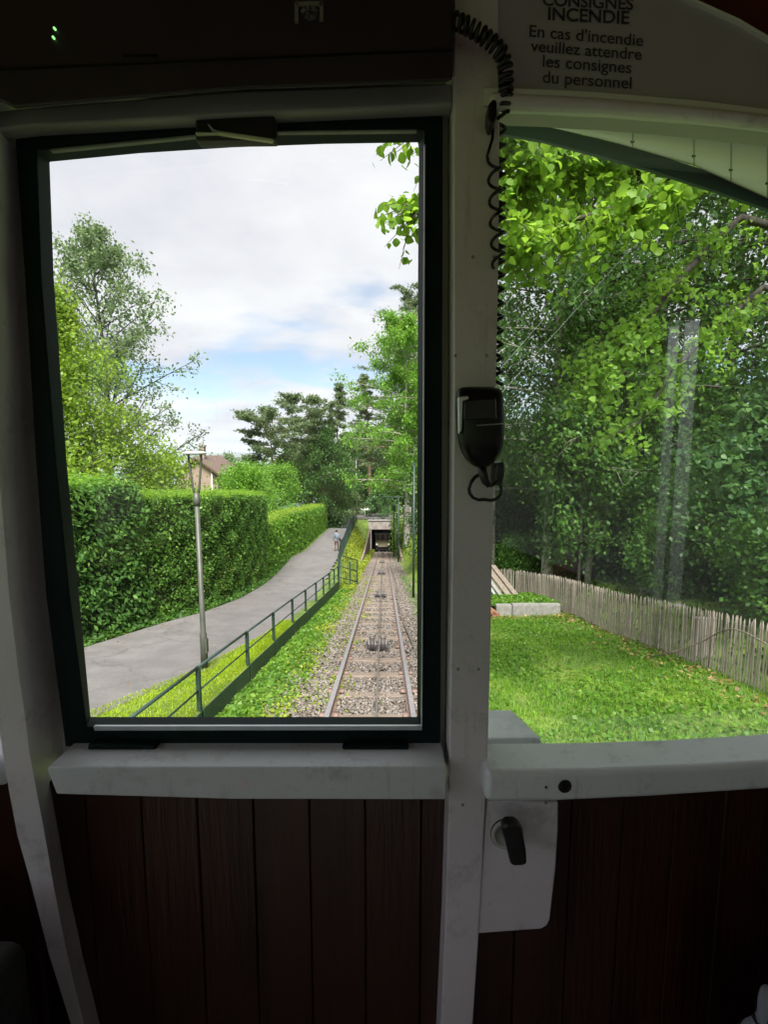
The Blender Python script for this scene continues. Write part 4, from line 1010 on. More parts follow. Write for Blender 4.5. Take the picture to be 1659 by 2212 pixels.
for i, (x, y, az) in enumerate(pts):
    z = gz(x, y); o = bpy.data.objects.new('pale', pm[int(rng.integers(7))]); COL.objects.link(o); o.parent = pf
    o.location = Vector((x, y, z+rng.uniform(-.02, .012)))-pf.location; o.rotation_euler = (rng.normal()*.012, rng.normal()*.016, az+rng.normal()*.1+(math.pi if rng.random() < .5 else 0)); sc = rng.uniform(.98, 1.02); o.scale = (rng.uniform(.5, .82), 1, sc)
    for h in wl: wl[h].append((x-.016*math.sin(az)*-1, y-.016, z+h+.01*math.sin(i*.5)))
for h, p_ in wl.items(): tubeobj('tie_wire', p_, .0045, WIRE, pf, 4)
for i in range(0, len(pts), 24):
    x, y, az = pts[i]; z = gz(x, y)
    tubeobj('stake', [(x+.05, y+.03, z-.1), (x+.06, y+.03, z+1.08)], [.03, .026], TIMB, pf, 7)
# dark rope sagging against the fence
rr = [at(1405, 1420, 9.6), at(1470, 1404, 9.25), at(1520, 1385, 8.95), at(1565, 1366, 8.6), at(1600, 1358, 8.3), at(1632, 1366, 8.0), at(1665, 1382, 7.7), at(1700, 1400, 7.4)]
rr = [Vector((min(p_.x, float(np.interp(p_.y, [7.4, 9.3, 11.3], [5.9, 5.82, 5.84]))-.03), p_.y, p_.z)) for p_ in rr]
tag(tubeobj('rope', rr, .012, TIMB, None, 6), 'thin brown rope sagging along the paling fence at the right', 'rope')
# concrete edging blocks and things stored in the corner of the lawn
def block(x0, x1, lab):
    y = 15.25; z = gz((x0+x1)/2, y)
    e = empty('concrete_block', ((x0+x1)/2, y, z-.05), lab, 'concrete block', 'concrete edging at the end of the lawn')
    boxobj('body', (x0, y, z-.12), (x1, y+.22, z+.34), CONC, e, .012); boxobj('top_lip', (x0+.01, y+.02, z+.342), (x1-.01, y+.20, z+.352), CONC, e)
block(3.45, 3.93, 'short pale concrete block beside the terracotta pieces'); block(3.95, 5.42, 'long pale concrete block closing the end of the lawn')
bt = strip('raised_bed', SOIL, lambda y: y*0+1.6, lambda y: y*0+5.6, 15.46, 18.6, .4, 12, .30, amp=.015)
rng = np.random.default_rng(78); n = 5000; x = rng.uniform(1.7, 5.5, n); y = rng.uniform(15.5, 18.5, n)
C = np.stack([x, y, hgt(x, y)+.31+rng.random(n)*.08], 1)
tag(leaves_obj('bed_plants', rng, C, .08*rng.uniform(.5, 1.5, n), LF_WEED, up=1.2, aspect=.7), 'low green plants on the raised bed behind the concrete blocks', 'plants', kind='stuff')
bl = [(3.72, .10, DULLALU, 'grey board leaning second from the left of the stack'), (3.92, .10, DULLALU, 'grey board leaning in the middle of the stack'), (4.10, .13, CONC, 'pale board leaning right of the middle of the stack'), (4.34, .20, TIMB, 'brown board leaning at the right of the stack'), (4.62, .18, TIMB, 'darkest brown board leaning rightmost of the stack'), (3.5, .12, CONC, 'pale board leaning leftmost of the stack')]
for x, w, m_, lab in bl:
    z = gz(4, 18)+.32; bm = bmesh.new(); a = Vector((x, 17.6, z)); d = Vector((-.55, 1.6, .78))
    sx = Vector((w, 0, 0)); up = Vector((0, -.02, .05))
    add_prism(bm, [a, a+sx, a+sx+up, a+up], [a+d, a+sx+d, a+sx+up+d, a+up+d])
    tag(from_bm('leaning_board', bm, m_), lab, 'board', 'boards leaning against the paling fence')
for i, (dx, dz, L, lab) in enumerate([(0, 0, .5, 'lower terracotta piece beside the short concrete block'), (.10, .08, .45, 'upper terracotta piece on the small pile by the post'), (-.18, .03, .5, 'left terracotta piece at the post edge'), (-.08, .13, .4, 'topmost terracotta piece of the small pile')]):
    x, y = 3.28+dx, 14.75; z = gz(x, y)
    bm = bmesh.new(); add_prism(bm, [(x-.07, y, z+dz), (x+.07, y, z+dz), (x+.06, y, z+dz+.09), (x-.05, y, z+dz+.10)], [(x-.30, y+L, z+dz+.12), (x-.16, y+L, z+dz+.12), (x-.17, y+L, z+dz+.2), (x-.28, y+L, z+dz+.21)])
    tag(from_bm('terracotta_tile', bm, BRICKO, bevel=.006, segs=1), lab, 'tile', 'terracotta pieces piled by the concrete')
# pale boulders and a grey slab behind the fence
def on_ground(u, v, y0):
    d = ray(u, v); y = y0
    while y < y0+12:
        k = y/d[1]
        if d[2]*k <= gz(d[0]*k, y): break
        y += .02
    return Vector((d[0]*k, y, d[2]*k))
for (u, v, sx, lab, sd) in [(1402, 1279, .30, 'pale flat boulder behind the fence under the leaves', 1), (1468, 1310, .17, 'small pale boulder right behind the fence top', 2)]:
    p_ = on_ground(u, v, 7.5); bm = bmesh.new(); bmesh.ops.create_icosphere(bm, subdivisions=3, radius=1); r_ = random.Random(sd)
    ph = [r_.uniform(0, 6) for _ in range(3)]
    for vtx in bm.verts: vtx.co = Vector((vtx.co.x*sx, vtx.co.y*sx*.7, vtx.co.z*sx*.45))*(1+.16*math.sin(vtx.co.x*4+ph[0])*math.sin(vtx.co.y*5+ph[1])+.12*math.sin(vtx.co.z*7+ph[2]))+p_
    tag(from_bm('boulder', bm, CONC, None, True), lab, 'boulder')
e = empty('stone_slab', (6.2, 9.8, gz(6.2, 9.8)), 'narrow upright grey stone slab behind the middle of the fence', 'slab')
boxobj('face', (6.15, 9.75, gz(6.2, 9.8)-.1), (6.55, 9.85, gz(6.2, 9.8)+.85), CONC2, e, .02)
tag(boxobj('stone_slab', (6.6, 8.3, gz(6.4, 8.3)-.1), (7.3, 8.42, gz(6.4, 8.3)+.72), CONC2, None, .02), 'wide grey stone slab behind the fence at the right picture edge', 'slab')
# terracotta coloured wall behind the trunks
e = empty('garden_wall', (8.2, 22.5, gz(8, 22)), 'reddish brown board wall half hidden behind the dark trunk', 'wall')
for i in range(6):
    z0 = gz(8, 22)-.2+i*.27; boxobj('board', (7.2+.02*(i % 3), 22.4, z0), (9.3, 22.48+.01*(i % 2), z0+.255), BRICKO, e)
# ================================================================== wood behind the paling fence
RG = 'trees of the wood behind the paling fence'
wa = make_tree('woodland_tree', 'ivy wrapped grey trunk just right of the window post', 'tree', (6.6, 20.3, gz(6.6, 20)), 201, 17.5, .26, .26, 4.6, 'oval', 40, LF_DARK, BARKL, 14000, .19, RG, rise=.2, ns=7, spread=.30, droop=-.15, ldroop=.6)
wb = make_tree('woodland_tree', 'slim pale trunked tree between the post and the dark trunk', 'tree', (7.9, 19.4, gz(8, 19)), 202, 13.0, .13, .28, 3.6, 'column', 40, LF_MID, BARKL, 15000, .15, RG, rise=.15, ns=7, spread=.36, droop=-.18, ldroop=.7)
wc = make_tree('woodland_tree', 'thick dark trunked tree in front of the reddish wall', 'tree', (8.35, 20.6, gz(8, 20)), 203, 19.0, .30, .22, 5.4, 'oval', 40, LF_DARK, BARK, 15000, .20, RG, rise=.25, ns=7, spread=.30, droop=-.12, ldroop=.5)
wd = make_tree('woodland_tree', 'spreading dark tree at the far right behind the fence', 'tree', (13.2, 16.5, gz(13, 16)), 204, 15.5, .28, .05, 5.6, 'round', 52, LF_DARK, BARK, 20000, .20, RG, rise=.2, ns=7, spread=.34, droop=-.16, ldroop=.6)
copy_thing(wa, (11.6, 21.5, gz(11, 21)), 2.1, 1.0, 'dark leafy tree in the middle of the wood, behind the pale reflection')
copy_thing(wc, (15.8, 23.5, gz(15, 23)), 1.2, 1.08, 'tall dark tree at the back right of the wood')
copy_thing(wd, (16.0, 12.5, gz(16, 12)), 3.0, 1.0, 'dark tree half cut by the right picture edge')
copy_thing(wb, (9.8, 23.5, gz(9, 23)), 4.0, .9, 'slim tree right of the reddish wall')
copy_thing(wb, (5.3, 24.5, gz(5, 24)), .7, 1.0, 'slim tree close to the window post beyond the fence corner')
copy_thing(wc, (10.3, 31, gz(10, 31)), 3.6, .55, 'far dark tree at the back of the wood, left of centre')
copy_thing(wd, (18.5, 33, gz(18, 33)), 5.0, .75, 'far dark tree at the back of the wood, right of centre')
copy_thing(wa, (25, 30, gz(25, 30)), 1.5, .8, 'far dark tree at the back of the wood, at the right edge')
copy_thing(wd, (6.8, 37, gz(7, 37)), 2.4, .6, 'far dark tree at the back of the wood, near the post')
copy_thing(wc, (21, 19, gz(21, 19)), .4, .95, 'dark tree outside the right picture edge')
# understorey
BG = 'bushes behind the paling fence'
ba = make_tree('bush', 'bright leaved bush leaning over the fence at the right edge', 'bush', (8.3, 10.2, gz(8.3, 10)), 211, 2.6, .05, .02, 1.5, 'round', 26, LF_MID, BARK, 7000, .12, BG, rise=.5, ns=6, spread=.24, droop=-.1)
bb = make_tree('bush', 'large dark bush behind the fence right of the boulders', 'bush', (9.8, 12.6, gz(9.8, 12)), 212, 4.6, .07, .02, 2.3, 'round', 34, LF_DARK, BARK, 12000, .14, BG, rise=.4, ns=6, spread=.32, droop=-.1)
copy_thing(bb, (9.6, 15.6, gz(9, 15)), 1.4, .8, 'dark bush behind the boulders left of the large one')
copy_thing(bb, (12.6, 10.4, gz(12, 10)), 2.6, .95, 'dark bush at the right picture edge')
copy_thing(ba, (8.6, 15.0, gz(8.6, 15)), 1.1, .9, 'light bush between the dark trunk and the boulders')
copy_thing(ba, (6.0, 22.4, gz(6, 22)), 2.5, .8, 'light bush at the foot of the ivy wrapped trunk')
copy_thing(ba, (10.2, 8.9, gz(10, 9)), 4.1, 1.1, 'light bush low at the right picture edge behind the fence')
copy_thing(bb, (11.6, 17.3, gz(11, 17)), 3.9, 1.15, 'dark bush in the middle under the woodland trees')
copy_thing(bb, (5.2, 27, gz(5, 27)), .5, 1.1, 'dark bush beyond the fence corner near the window post')
for x_, y_, rz_, s_, lab_ in ((7.4, 25.5, .3, 1.15, 'back row bush behind the reddish wall'), (9.6, 26.0, 1.2, 1.25, 'back row bush right of the reddish wall'), (12.2, 24.5, 2.2, 1.35, 'back row bush in the middle of the wood'), (15.0, 21.0, 3.1, 1.35, 'back row bush toward the right of the wood'), (6.0, 29.0, 4.0, 1.4, 'back row bush near the window post'), (9.0, 31.5, 5.0, 1.6, 'farthest bush behind the dark trunks'), (14.0, 30.0, .8, 1.7, 'farthest bush behind the middle of the wood'), (18.5, 25.0, 1.9, 1.5, 'farthest bush at the right edge of the wood'), (10.6, 20.0, 2.9, .95, 'mid row bush right of the dark trunk'), (10.9, 14.6, .2, .9, 'front row bush over the fence right of the boulders'), (3.6, 28.5, 2.0, 1.2, 'back row bush left, close beside the window post')):
    copy_thing(bb, (x_, y_, gz(x_, y_)), rz_, s_, lab_)
rng = np.random.default_rng(79); n = 9000; y = rng.uniform(2, 26, n); x = rng.uniform(6.05, 15, n)
C = np.stack([x, y, hgt(x, y)+rng.random(n)**1.5*.45], 1)
tag(leaves_obj('undergrowth', rng, C, .13*rng.uniform(.5, 1.5, n), LF_DARK, up=.9, aspect=.6), 'dark ground cover under the trees behind the paling fence', 'undergrowth', kind='stuff')
# hazel-like shrubs whose broad leaves fill the middle of the wood
hz = make_tree('hazel_shrub', 'broad leaved shrub left of the dark trunk behind the fence', 'shrub', (7.15, 18.4, gz(7.1, 18.4)), 221, 7.0, .06, .12, 1.7, 'round', 26, LF_MID, BARK, 4200, .17, 'broad leaved shrubs inside the wood', rise=.7, ns=7, spread=.26, droop=-.12, ldroop=.7)
for x_, y_, rz_, s_, lab_ in ((9.3, 18.2, 1.1, 1.05, 'broad leaved shrub right of the dark trunk'), (10.3, 16.4, 2.3, .95, 'broad leaved shrub above the boulders'), (11.9, 15.4, 3.4, 1.05, 'broad leaved shrub in the middle right of the wood'), (9.9, 19.6, 5.3, 1.25, 'tallest broad leaved shrub behind the hanging bough')):
    copy_thing(hz, (x_, y_, gz(x_, y_)), rz_, s_, lab_)
# pale wall added out of view to colour the streaks mirrored in the fixed pane
tag(boxobj('reflector_wall', (2.3, -5.5, -3.4), (2.5, .9, .55), STREAKW), 'pale wall added out of view beside the cabin, mirrored as bluish streaks in the right pane', 'wall')
# guy wires
for a, b, lab in [((1072, 862, 13.5), (1262, 650, 15.0), 'lower of the two thin wires slanting up through the trees'), ((1078, 800, 13.5), (1190, 672, 14.4), 'upper of the two thin wires slanting up by the post')]:
    p0, p1 = at(*a), at(*b); d = p1-p0
    tag(tubeobj('guy_wire', [p0-d*.03, p0, p1, p1+d*1.0], .0035, WIRE, None, 5), lab, 'wire', 'thin wires by the wood')

# ================================================================== the near linden whose boughs hang over the lawn
def linden():
    rng = np.random.default_rng(301); rnd = random.Random(301)
    base = Vector((9.6, 6.2, gz(9.6, 6.2)))
    e = empty('linden_tree', base, 'near linden whose bright hanging boughs fill the top of the right window', 'tree')
    br = []
    trunk = np.array([base+Vector((0, 0, -.2)), base+Vector((.1, 0, 3)), base+Vector((-.1, .1, 6)), base+Vector((0, .1, 9)), base+Vector((.2, 0, 12))])
    br.append((trunk, np.array([.34, .29, .24, .17, .08])))
    def limb(pix, r0, start):
        P = [start]+[at(*q) for q in pix]
        P = [Vector(p_) for p_ in P]; pts = []
        for i in range(len(P)-1):
            for k in range(4): pts.append(P[i].lerp(P[i+1], k/4))
        pts.append(P[-1])
        br.append((np.array(pts), np.linspace(r0, .008, len(pts)))); return pts
    top = [base+Vector((0, .05, h)) for h in (4.2, 5.6, 6.6, 3.4)]
    limbs = [
        (limb([(1660, 300, 6.3), (1480, 395, 5.9), (1330, 350, 5.6), (1180, 372, 5.3), (1060, 400, 5.1), (955, 430, 5.0), (880, 452, 4.95)], .085, top[1]), 1.0),
        (limb([(1700, 220, 6.0), (1520, 240, 5.6), (1330, 262, 5.2), (1150, 285, 5.0), (1000, 270, 4.9), (890, 262, 4.8)], .07, top[2]), 1.0),
        (limb([(1600, 470, 6.6), (1480, 590, 6.4), (1400, 690, 6.2), (1320, 765, 6.0), (1255, 825, 5.9)], .06, top[0]), .75),
        (limb([(1650, 620, 6.8), (1560, 700, 6.6), (1450, 800, 6.5), (1390, 905, 6.4), (1330, 940, 6.4)], .05, top[3]), .5),
        (limb([(1640, 330, 5.4), (1400, 430, 5.2), (1220, 480, 5.0), (1120, 540, 4.9)], .06, top[1]), .8),
    ]
    anc = []
    for li, (pts, dens) in enumerate(limbs):
        n = int(len(pts)*5.2*dens)
        for i in range(n):
            u = rng.uniform(.22, 1.0)*(len(pts)-1); i0 = min(int(u), len(pts)-2); b = pts[i0].lerp(pts[i0+1], u-i0)
            d = Vector((rng.normal()*.8-.25, rng.normal()*.7, rng.normal()*.45-.35)); d.normalize(); L = rng.uniform(.18, .62)
            T = [np.array(b), np.array(b+d*L*.5+Vector((0, 0, -.02))), np.array(b+d*L+Vector((0, 0, -.10*L*2)))]
            br.append((np.array(T), np.array([.008, .005, .002])))
            for w in np.linspace(.25, 1.0, 6): anc.append((np.array(b+d*L*w+Vector((0, 0, -.2*L*w*w))), 1 if li in (2, 3) else 0))
    tk = link('trunk', branch_mesh('trunk', br), BARK, e)
    for sel, mt, k_, ls_ in ((0, LF_LIME, 4.2, .082), (1, LF_BOUGH, 4.4, .070)):
        A = np.array([a_ for a_, g_ in anc if g_ == sel]); n = int(len(A)*k_)
        C = A[rng.integers(0, len(A), n)]+rng.normal(size=(n, 3))*.055
        thin = (C[:, 0] < .42) & (rng.random(n) < .62)          # the tip of the bough is sparse
        C = C[~thin]
        V, Q = leaf_quads(rng, C, ls_*rng.uniform(.55, 1.35, len(C)), aspect=.85, up=.5, droop=.6, nside=9)
        c = link('crown', np_mesh('crown', V, Q), mt, e); tag(c, kind='stuff')
linden()
def maple_bough():
    rng = np.random.default_rng(302)
    base = Vector((11.5, 8.2, gz(11.5, 8.2)))
    e = empty('maple_tree', base, 'dark leaved tree with a low bough reaching in from the right edge', 'tree')
    br = [(np.array([base, base+Vector((.1, 0, 2.5)), base+Vector((0, 0, 5)), base+Vector((.2, .1, 8))]), np.array([.22, .19, .15, .06]))]
    anc = []
    for k, pix in enumerate([[(1760, 850, 7.6), (1660, 930, 7.4), (1590, 985, 7.2), (1525, 985, 7.1)], [(1750, 940, 7.4), (1660, 1020, 7.2), (1600, 1090, 7.1)], [(1740, 800, 7.9), (1660, 880, 7.7), (1600, 960, 7.6)]]):
        P = [base+Vector((0, 0, 3.6+k*.4))]+[at(*q) for q in pix]
        pts = []
        for a, b in zip(P, P[1:]):
            for j in range(4): pts.append(a.lerp(b, j/4))
        pts.append(P[-1]); br.append((np.array(pts), np.linspace(.05, .006, len(pts))))
        for i in range(70):
            u = rng.uniform(.3, 1)*(len(pts)-1); i0 = min(int(u), len(pts)-2); b = pts[i0].lerp(pts[i0+1], u-i0)
            d = Vector((rng.normal()*.7-.2, rng.normal()*.7, rng.normal()*.3-.15)); d.normalize(); L = rng.uniform(.15, .5)
            br.append((np.array([b, b+d*L*.5, b+d*L]), np.array([.006, .004, .002])))
            for w in (.4, .7, 1): anc.append(np.array(b+d*L*w))
    A = np.array(anc); n = len(A)*5
    C = A[rng.integers(0, len(A), n)]+rng.normal(size=(n, 3))*.06
    V, Q = leaf_quads(rng, C, .10*rng.uniform(.6, 1.3, n), aspect=.85, up=.9, droop=.4, nside=9)
    link('trunk', branch_mesh('trunk', br), BARK, e)
    c = link('crown', np_mesh('crown', V, Q), LF_BLUE, e); tag(c, kind='stuff')
maple_bough()
# ivy on the trunks
ivy('trunk_ivy', 'ivy climbing the grey trunk just right of the window post', [(6.6, 20.1, gz(6.6, 20)+8), (6.6, 20.0, gz(6.6, 20)+4), (6.6, 19.95, gz(6.6, 20)+1.5)], 1800, .14, 311, LF_MID, .3)
ivy('trunk_ivy', 'ivy climbing the slim pale trunk left of the dark trunk', [(7.9, 19.3, gz(8, 19)+7), (7.9, 19.25, gz(8, 19)+4), (7.9, 19.2, gz(8, 19)+2.2)], 1500, .13, 312, LF_MID, .26)

# ================================================================== the cabin
cab = empty('funicular_cabin', (XT, 0, -1.62), 'interior of a white painted funicular cabin with dark wood panelling', 'funicular cabin')
def slab(name, pix, y0, y1, mat, k=0.0, parent=None, bevel=.004, segs=2, up=0.0):
    """prism: outline measured on the wall plane y = y0 + k x, pushed straight back to thickness y1-y0"""
    f = [on_wall(u, v, y0, k) for u, v in pix]; b = [p_+Vector((0, y1-y0, up)) for p_ in f]
    bm = bmesh.new(); add_prism(bm, f, b)
    return from_bm(name, bm, mat, parent or cab, bevel=bevel, segs=segs)
def loft(name, rows, mat, parent=None, bevel=.004):
    bm = bmesh.new(); R_ = [[bm.verts.new(p_) for p_ in r] for r in rows]; n = len(rows[0])
    for a, b in zip(R_, R_[1:]):
        for i in range(n): bm.faces.new((a[i], a[(i+1) % n], b[(i+1) % n], b[i]))
    bm.faces.new(R_[0]); bm.faces.new(R_[-1])
    return from_bm(name, bm, mat, parent or cab, bevel=bevel)
YP = .70
# right-hand post of the hinged window
rows = []
for v, l, r in [(-120, 981, 1078), (137, 981, 1078), (272, 981, 1080), (601, 981, 1077), (788, 981, 1073), (1116, 978.5, 1065.5), (1400, 975, 1060), (1599, 972, 1055), (1725, 970, 1050), (2018, 961, 1035), (2212, 952, 1022), (2320, 947, 1014)]:
    a = on_wall(l, v, YP); b = on_wall(r, v, YP); d = Vector((0, .085, 0)); rows.append([a, b, b+d, a+d])
post = loft('window_post', rows, WHITE, bevel=.0025)
# left-hand post, with its inner return facing the window
rows = []
for v, l, c, r in [(-120, -75, -30, 37), (290, -75, -12, 37), (600, -72, -10, 50), (1000, -66, -4, 75), (1288, -45, 19, 98), (1460, -20, 40, 118), (1538, -8, 52, 129), (1615, 3, 61, 129), (1708, 18, 78, 121), (1803, 36, 96, 138), (1914, 67, 115, 157), (2060, 104, 144, 189), (2212, 152, 180, 228), (2320, 188, 205, 255)]:
    A = on_wall(l, v, YP); B = on_wall(c, v, YP); C_ = on_wall(r, v, YP+.065); D_ = A+Vector((0, .085, 0)); rows.append([A, B, C_, Vector((C_.x, C_.y+.02, C_.z)), D_])
loft('window_post', rows, WHITE, bevel=.003)
# header band and dark cabinet over the hinged window
slab('header_band', [(-75, 246), (40, 233), (500, 195), (940, 179), (979, 178), (979, 227), (940, 228), (500, 248), (63, 273), (-75, 290)], .712, .736, noise_mat('header_paint', (.30, .29, .30), (.36, .35, .36), 5, .5))
cabx = slab('destination_cabinet', [(-160, -160), (979, -160), (979, 176), (940, 178), (500, 195), (30, 236), (0, 222), (-75, 226), (-160, 228)], .655, .72, CABINET, bevel=.005, up=.046)
slab('seam', [(-160, 152), (500, 122), (979, 103), (979, 106), (500, 125.5), (-160, 156)], .6515, .655, BLACK, parent=cabx, bevel=0)
GL = glow_mat('green_led', (.35, 1.0, .30), .22)
for u, v in ((116.5, 61), (114, 80.5)):
    bm = bmesh.new(); c = on_wall(u, v, .653); add_lathe(bm, [(.0003, -.002), (.0013, -.002), (.0013, .0008), (.0008, .0013), (.0003, .0015)], c, 10, (0, -1, 0)); from_bm('led', bm, GL, cabx)
# emblem plate: square outline with a curl inside
EMB = noise_mat('emblem_grey', (.16, .15, .16), (.22, .21, .22), 20, .6)
bm = bmesh.new()
def strokes(pl, w):
    for a, b in zip(pl, pl[1:]):
        A, B = on_wall(*a, .6525), on_wall(*b, .6525); d = (B-A); d.normalize(); n_ = Vector((d.z, 0, -d.x))*w
        A2, B2 = A-d*w*.6, B+d*w*.6
        add_prism(bm, [A2-n_, A2+n_, B2+n_, B2-n_], [A2-n_+Vector((0, .0022, 0)), A2+n_+Vector((0, .0022, 0)), B2+n_+Vector((0, .0022, 0)), B2-n_+Vector((0, .0022, 0))])
strokes([(640, 46), (640, 8), (694, 7), (694, 42)], .0021)
strokes([(653, 24), (660, 17), (670, 15), (679, 18), (683, 26), (679, 34), (668, 38), (662, 34), (664, 29)], .0019)
from_bm('emblem', bm, EMB, cabx)
boxobj('ceiling_lip', on_wall(300, 118, .650)-Vector((.02, 0, .0)), on_wall(300, 118, .650)+Vector((.02, .003, .002)), BLACK, cabx)
# hinged window
hw = boxobj('hinged_window', (0, 0, 0), (.001, .001, .001), GREENFR, cab) if False else None
def frame_obj():
    y0, y1 = .735, .776
    outer = [(30, 283), (500, 240), (957, 226), (956, 600), (954.5, 1116), (951, 1613), (140, 1613), (129, 1538), (98, 1288), (76, 1000), (52, 600)]
    # paired points of the glazed opening: on the front face, and at the back of the splayed rebate
    inn = [((78, 325), (107, 350.5)), ((300, 303), (300, 332)), ((500, 290), (500, 319.5)), ((700, 284), (700, 312)), ((917, 281), (905, 308.5)), ((916, 600), (902.5, 600)), ((914, 1116), (901, 1116)), ((911, 1570), (901, 1548)), ((187, 1570), (195, 1548)), ((150, 1288), (171, 1288)), ((120, 1000), (144, 1000)), ((88, 600), (116, 600))]
    bm = bmesh.new()
    fi = [bm.verts.new(on_wall(*a, y0)) for a, b in inn]; bi = [bm.verts.new(on_wall(*b, y1)) for a, b in inn]
    om = [(30, 283), (300, 258), (500, 242), (700, 234), (957, 226), (956, 600), (954.5, 1116), (951, 1613), (140, 1613), (98, 1288), (76, 1000), (52, 600)]
    fo = [bm.verts.new(on_wall(*q, y0)) for q in om]; bo = [bm.verts.new(on_wall(*q, y0)+Vector((0, y1-y0, 0))) for q in om]
    n_ = len(inn)
    for k in range(n_):
        m_ = (k+1) % n_
        bm.faces.new((fo[k], fo[m_], fi[m_], fi[k])); bm.faces.new((fi[k], fi[m_], bi[m_], bi[k])); bm.faces.new((bi[k], bi[m_], bo[m_], bo[k])); bm.faces.new((bo[k], bo[m_], fo[m_], fo[k]))
    return from_bm('hinged_window', bm, GREENFR, cab, bevel=.0015, segs=2)
hw = frame_obj()
slab('bead', [(200, 1569.5), (912, 1569), (912, 1578), (203, 1579)], .7322, .738, ALU, parent=hw, bevel=.0008, segs=1)
slab('bead', [(108, 322), (421, 291), (421, 295), (108, 326.5)], .7322, .738, DULLALU, parent=hw, bevel=0)
slab('bead', [(592, 283), (900, 279.5), (900, 283), (592, 286.5)], .7322, .738, DULLALU, parent=hw, bevel=0)
slab('bead', [(916.5, 312), (919.5, 312), (916.5, 900), (914, 1300), (912, 1568), (909.8, 1568), (911.5, 1300), (914, 900)], .7322, .738, ALU, parent=hw, bevel=0)
0 and slab('rubber_seal', [(196, 1549), (901, 1549), (901, 1553), (197, 1553)], .7722, .7745, BLACK, parent=hw, bevel=0)
bm = bmesh.new(); bm.faces.new([bm.verts.new(on_wall(u, v, .768)) for u, v in [(102, 343), (500, 312), (908, 302), (905, 1554), (190, 1554)]]); from_bm('pane', bm, GLASS, hw)
slab('latch', [(429, 207), (437, 202), (520, 199), (531, 204), (541, 240), (592, 238), (596, 300), (421, 302), (421, 243), (434, 241)], .718, .737, noise_mat('latch_black', (.012, .008, .012), (.02, .014, .02), 9, .45), parent=hw, bevel=.003)
slab('latch_lip', [(421, 284), (460, 285), (468, 281), (590, 299), (587, 305.5), (466, 288), (421, 289.5)], .713, .719, noise_mat('pale_lip', (.55, .58, .42), (.68, .70, .52), 8, .35), parent=hw, bevel=.001, segs=1)
slab('lip_curl', [(447, 267), (451, 268), (461, 279), (472, 283), (470, 287), (458, 283)], .713, .719, ALU, parent=hw, bevel=0)
for pl in ([(188, 1608), (336, 1610), (334, 1634), (318, 1641), (186, 1639)], [(738, 1612), (884, 1612), (883, 1634), (742, 1636)]):
    h = slab('hinge', pl, .718, .737, GREENFR, parent=hw, bevel=.003)
slab('hinge_leaf', [(742, 1636), (886, 1634), (886, 1641), (742, 1643)], .715, .735, DULLALU, parent=hw, bevel=.001, segs=1)
# white jamb behind the post edge
slab('jamb', [(946, 240), (992, 240), (986, 1116), (978, 1650), (940, 1650), (944, 1116)], .768, .785, WHITE, bevel=0)
slab('jamb', [(-40, 285), (70, 285), (88, 600), (110, 1000), (134, 1288), (168, 1560), (172, 1640), (90, 1640), (20, 1288), (-20, 900)], .772, .785, WHITE, bevel=0)
# sills
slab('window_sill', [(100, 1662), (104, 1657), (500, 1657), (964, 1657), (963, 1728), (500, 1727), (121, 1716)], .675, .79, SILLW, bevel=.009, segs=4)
bm = bmesh.new(); add_lathe(bm, [(.001, -.001), (.0085, -.001), (.0078, .0012), (.001, .0016)], on_wall(524, 1693, .6755), 20, (0, -1, 0)); from_bm('screw_cap', bm, WHITE, cab)
KR = .11; CR = .705
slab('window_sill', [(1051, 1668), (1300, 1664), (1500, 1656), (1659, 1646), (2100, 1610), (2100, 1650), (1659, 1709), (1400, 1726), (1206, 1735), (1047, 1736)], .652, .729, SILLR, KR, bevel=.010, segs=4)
bm = bmesh.new(); c = on_wall(1221, 1699, .651, KR); add_lathe(bm, [(.001, -.001), (.0098, -.001), (.0092, .0012), (.006, .0016), (.005, .0004), (.001, .0004)], c, 24, (KR, -1, 0)); from_bm('bolt_cover', bm, BLACK, cab)
bm = bmesh.new(); c = on_wall(1180, 1701, .651, KR); add_lathe(bm, [(.0002, -.001), (.0016, -.001), (.0016, .0008), (.0002, .001)], c, 10, (KR, -1, 0)); from_bm('screw', bm, BLACK, cab)
# lock plate and lever
pl = slab('lock_plate', [(1052, 1730), (1207, 1733), (1206, 1800), (1201, 1881), (1189, 1988), (1182, 2001), (1169, 2008), (1032, 2018), (1040, 1900)], .7035, .76, WHITE, bevel=.003)
bm = bmesh.new(); c = on_wall(1095.5, 1801, .702); add_lathe(bm, [(.002, -.001), (.0245, -.001), (.0235, .0025), (.018, .004), (.0178, .0015), (.002, .0015)], c, 28, (0, -1, 0)); er_ = bmesh.new(); add_lathe(er_, [(.0236, -.001), (.0246, -.001), (.0244, .0012), (.0238, .0012)], c, 32, (0, -1, 0)); from_bm('rose_edge', er_, BLACK, pl); from_bm('escutcheon', bm, noise_mat('worn_rose', (.50, .48, .45), (.58, .56, .52), 9, .5), pl, smooth=True)
bm = bmesh.new(); c2 = on_wall(1104, 1797, .69); add_tube(bm, [c2+Vector((0, .02, 0)), c2+Vector((0, -.03, 0))], .0125, 16); from_bm('spindle', bm, BLACK, pl, smooth=True)
bm = bmesh.new()
f = [on_wall(u, v, .650) for u, v in [(1086, 1790), (1096, 1780), (1116, 1780), (1128, 1789), (1138, 1840), (1140, 1868), (1130, 1872), (1110, 1873), (1104, 1868), (1097, 1838)]]
add_prism(bm, f, [p_+Vector((0, .018, 0)) for p_ in f]); from_bm('lever', bm, BLACK, pl, bevel=.004, segs=3)
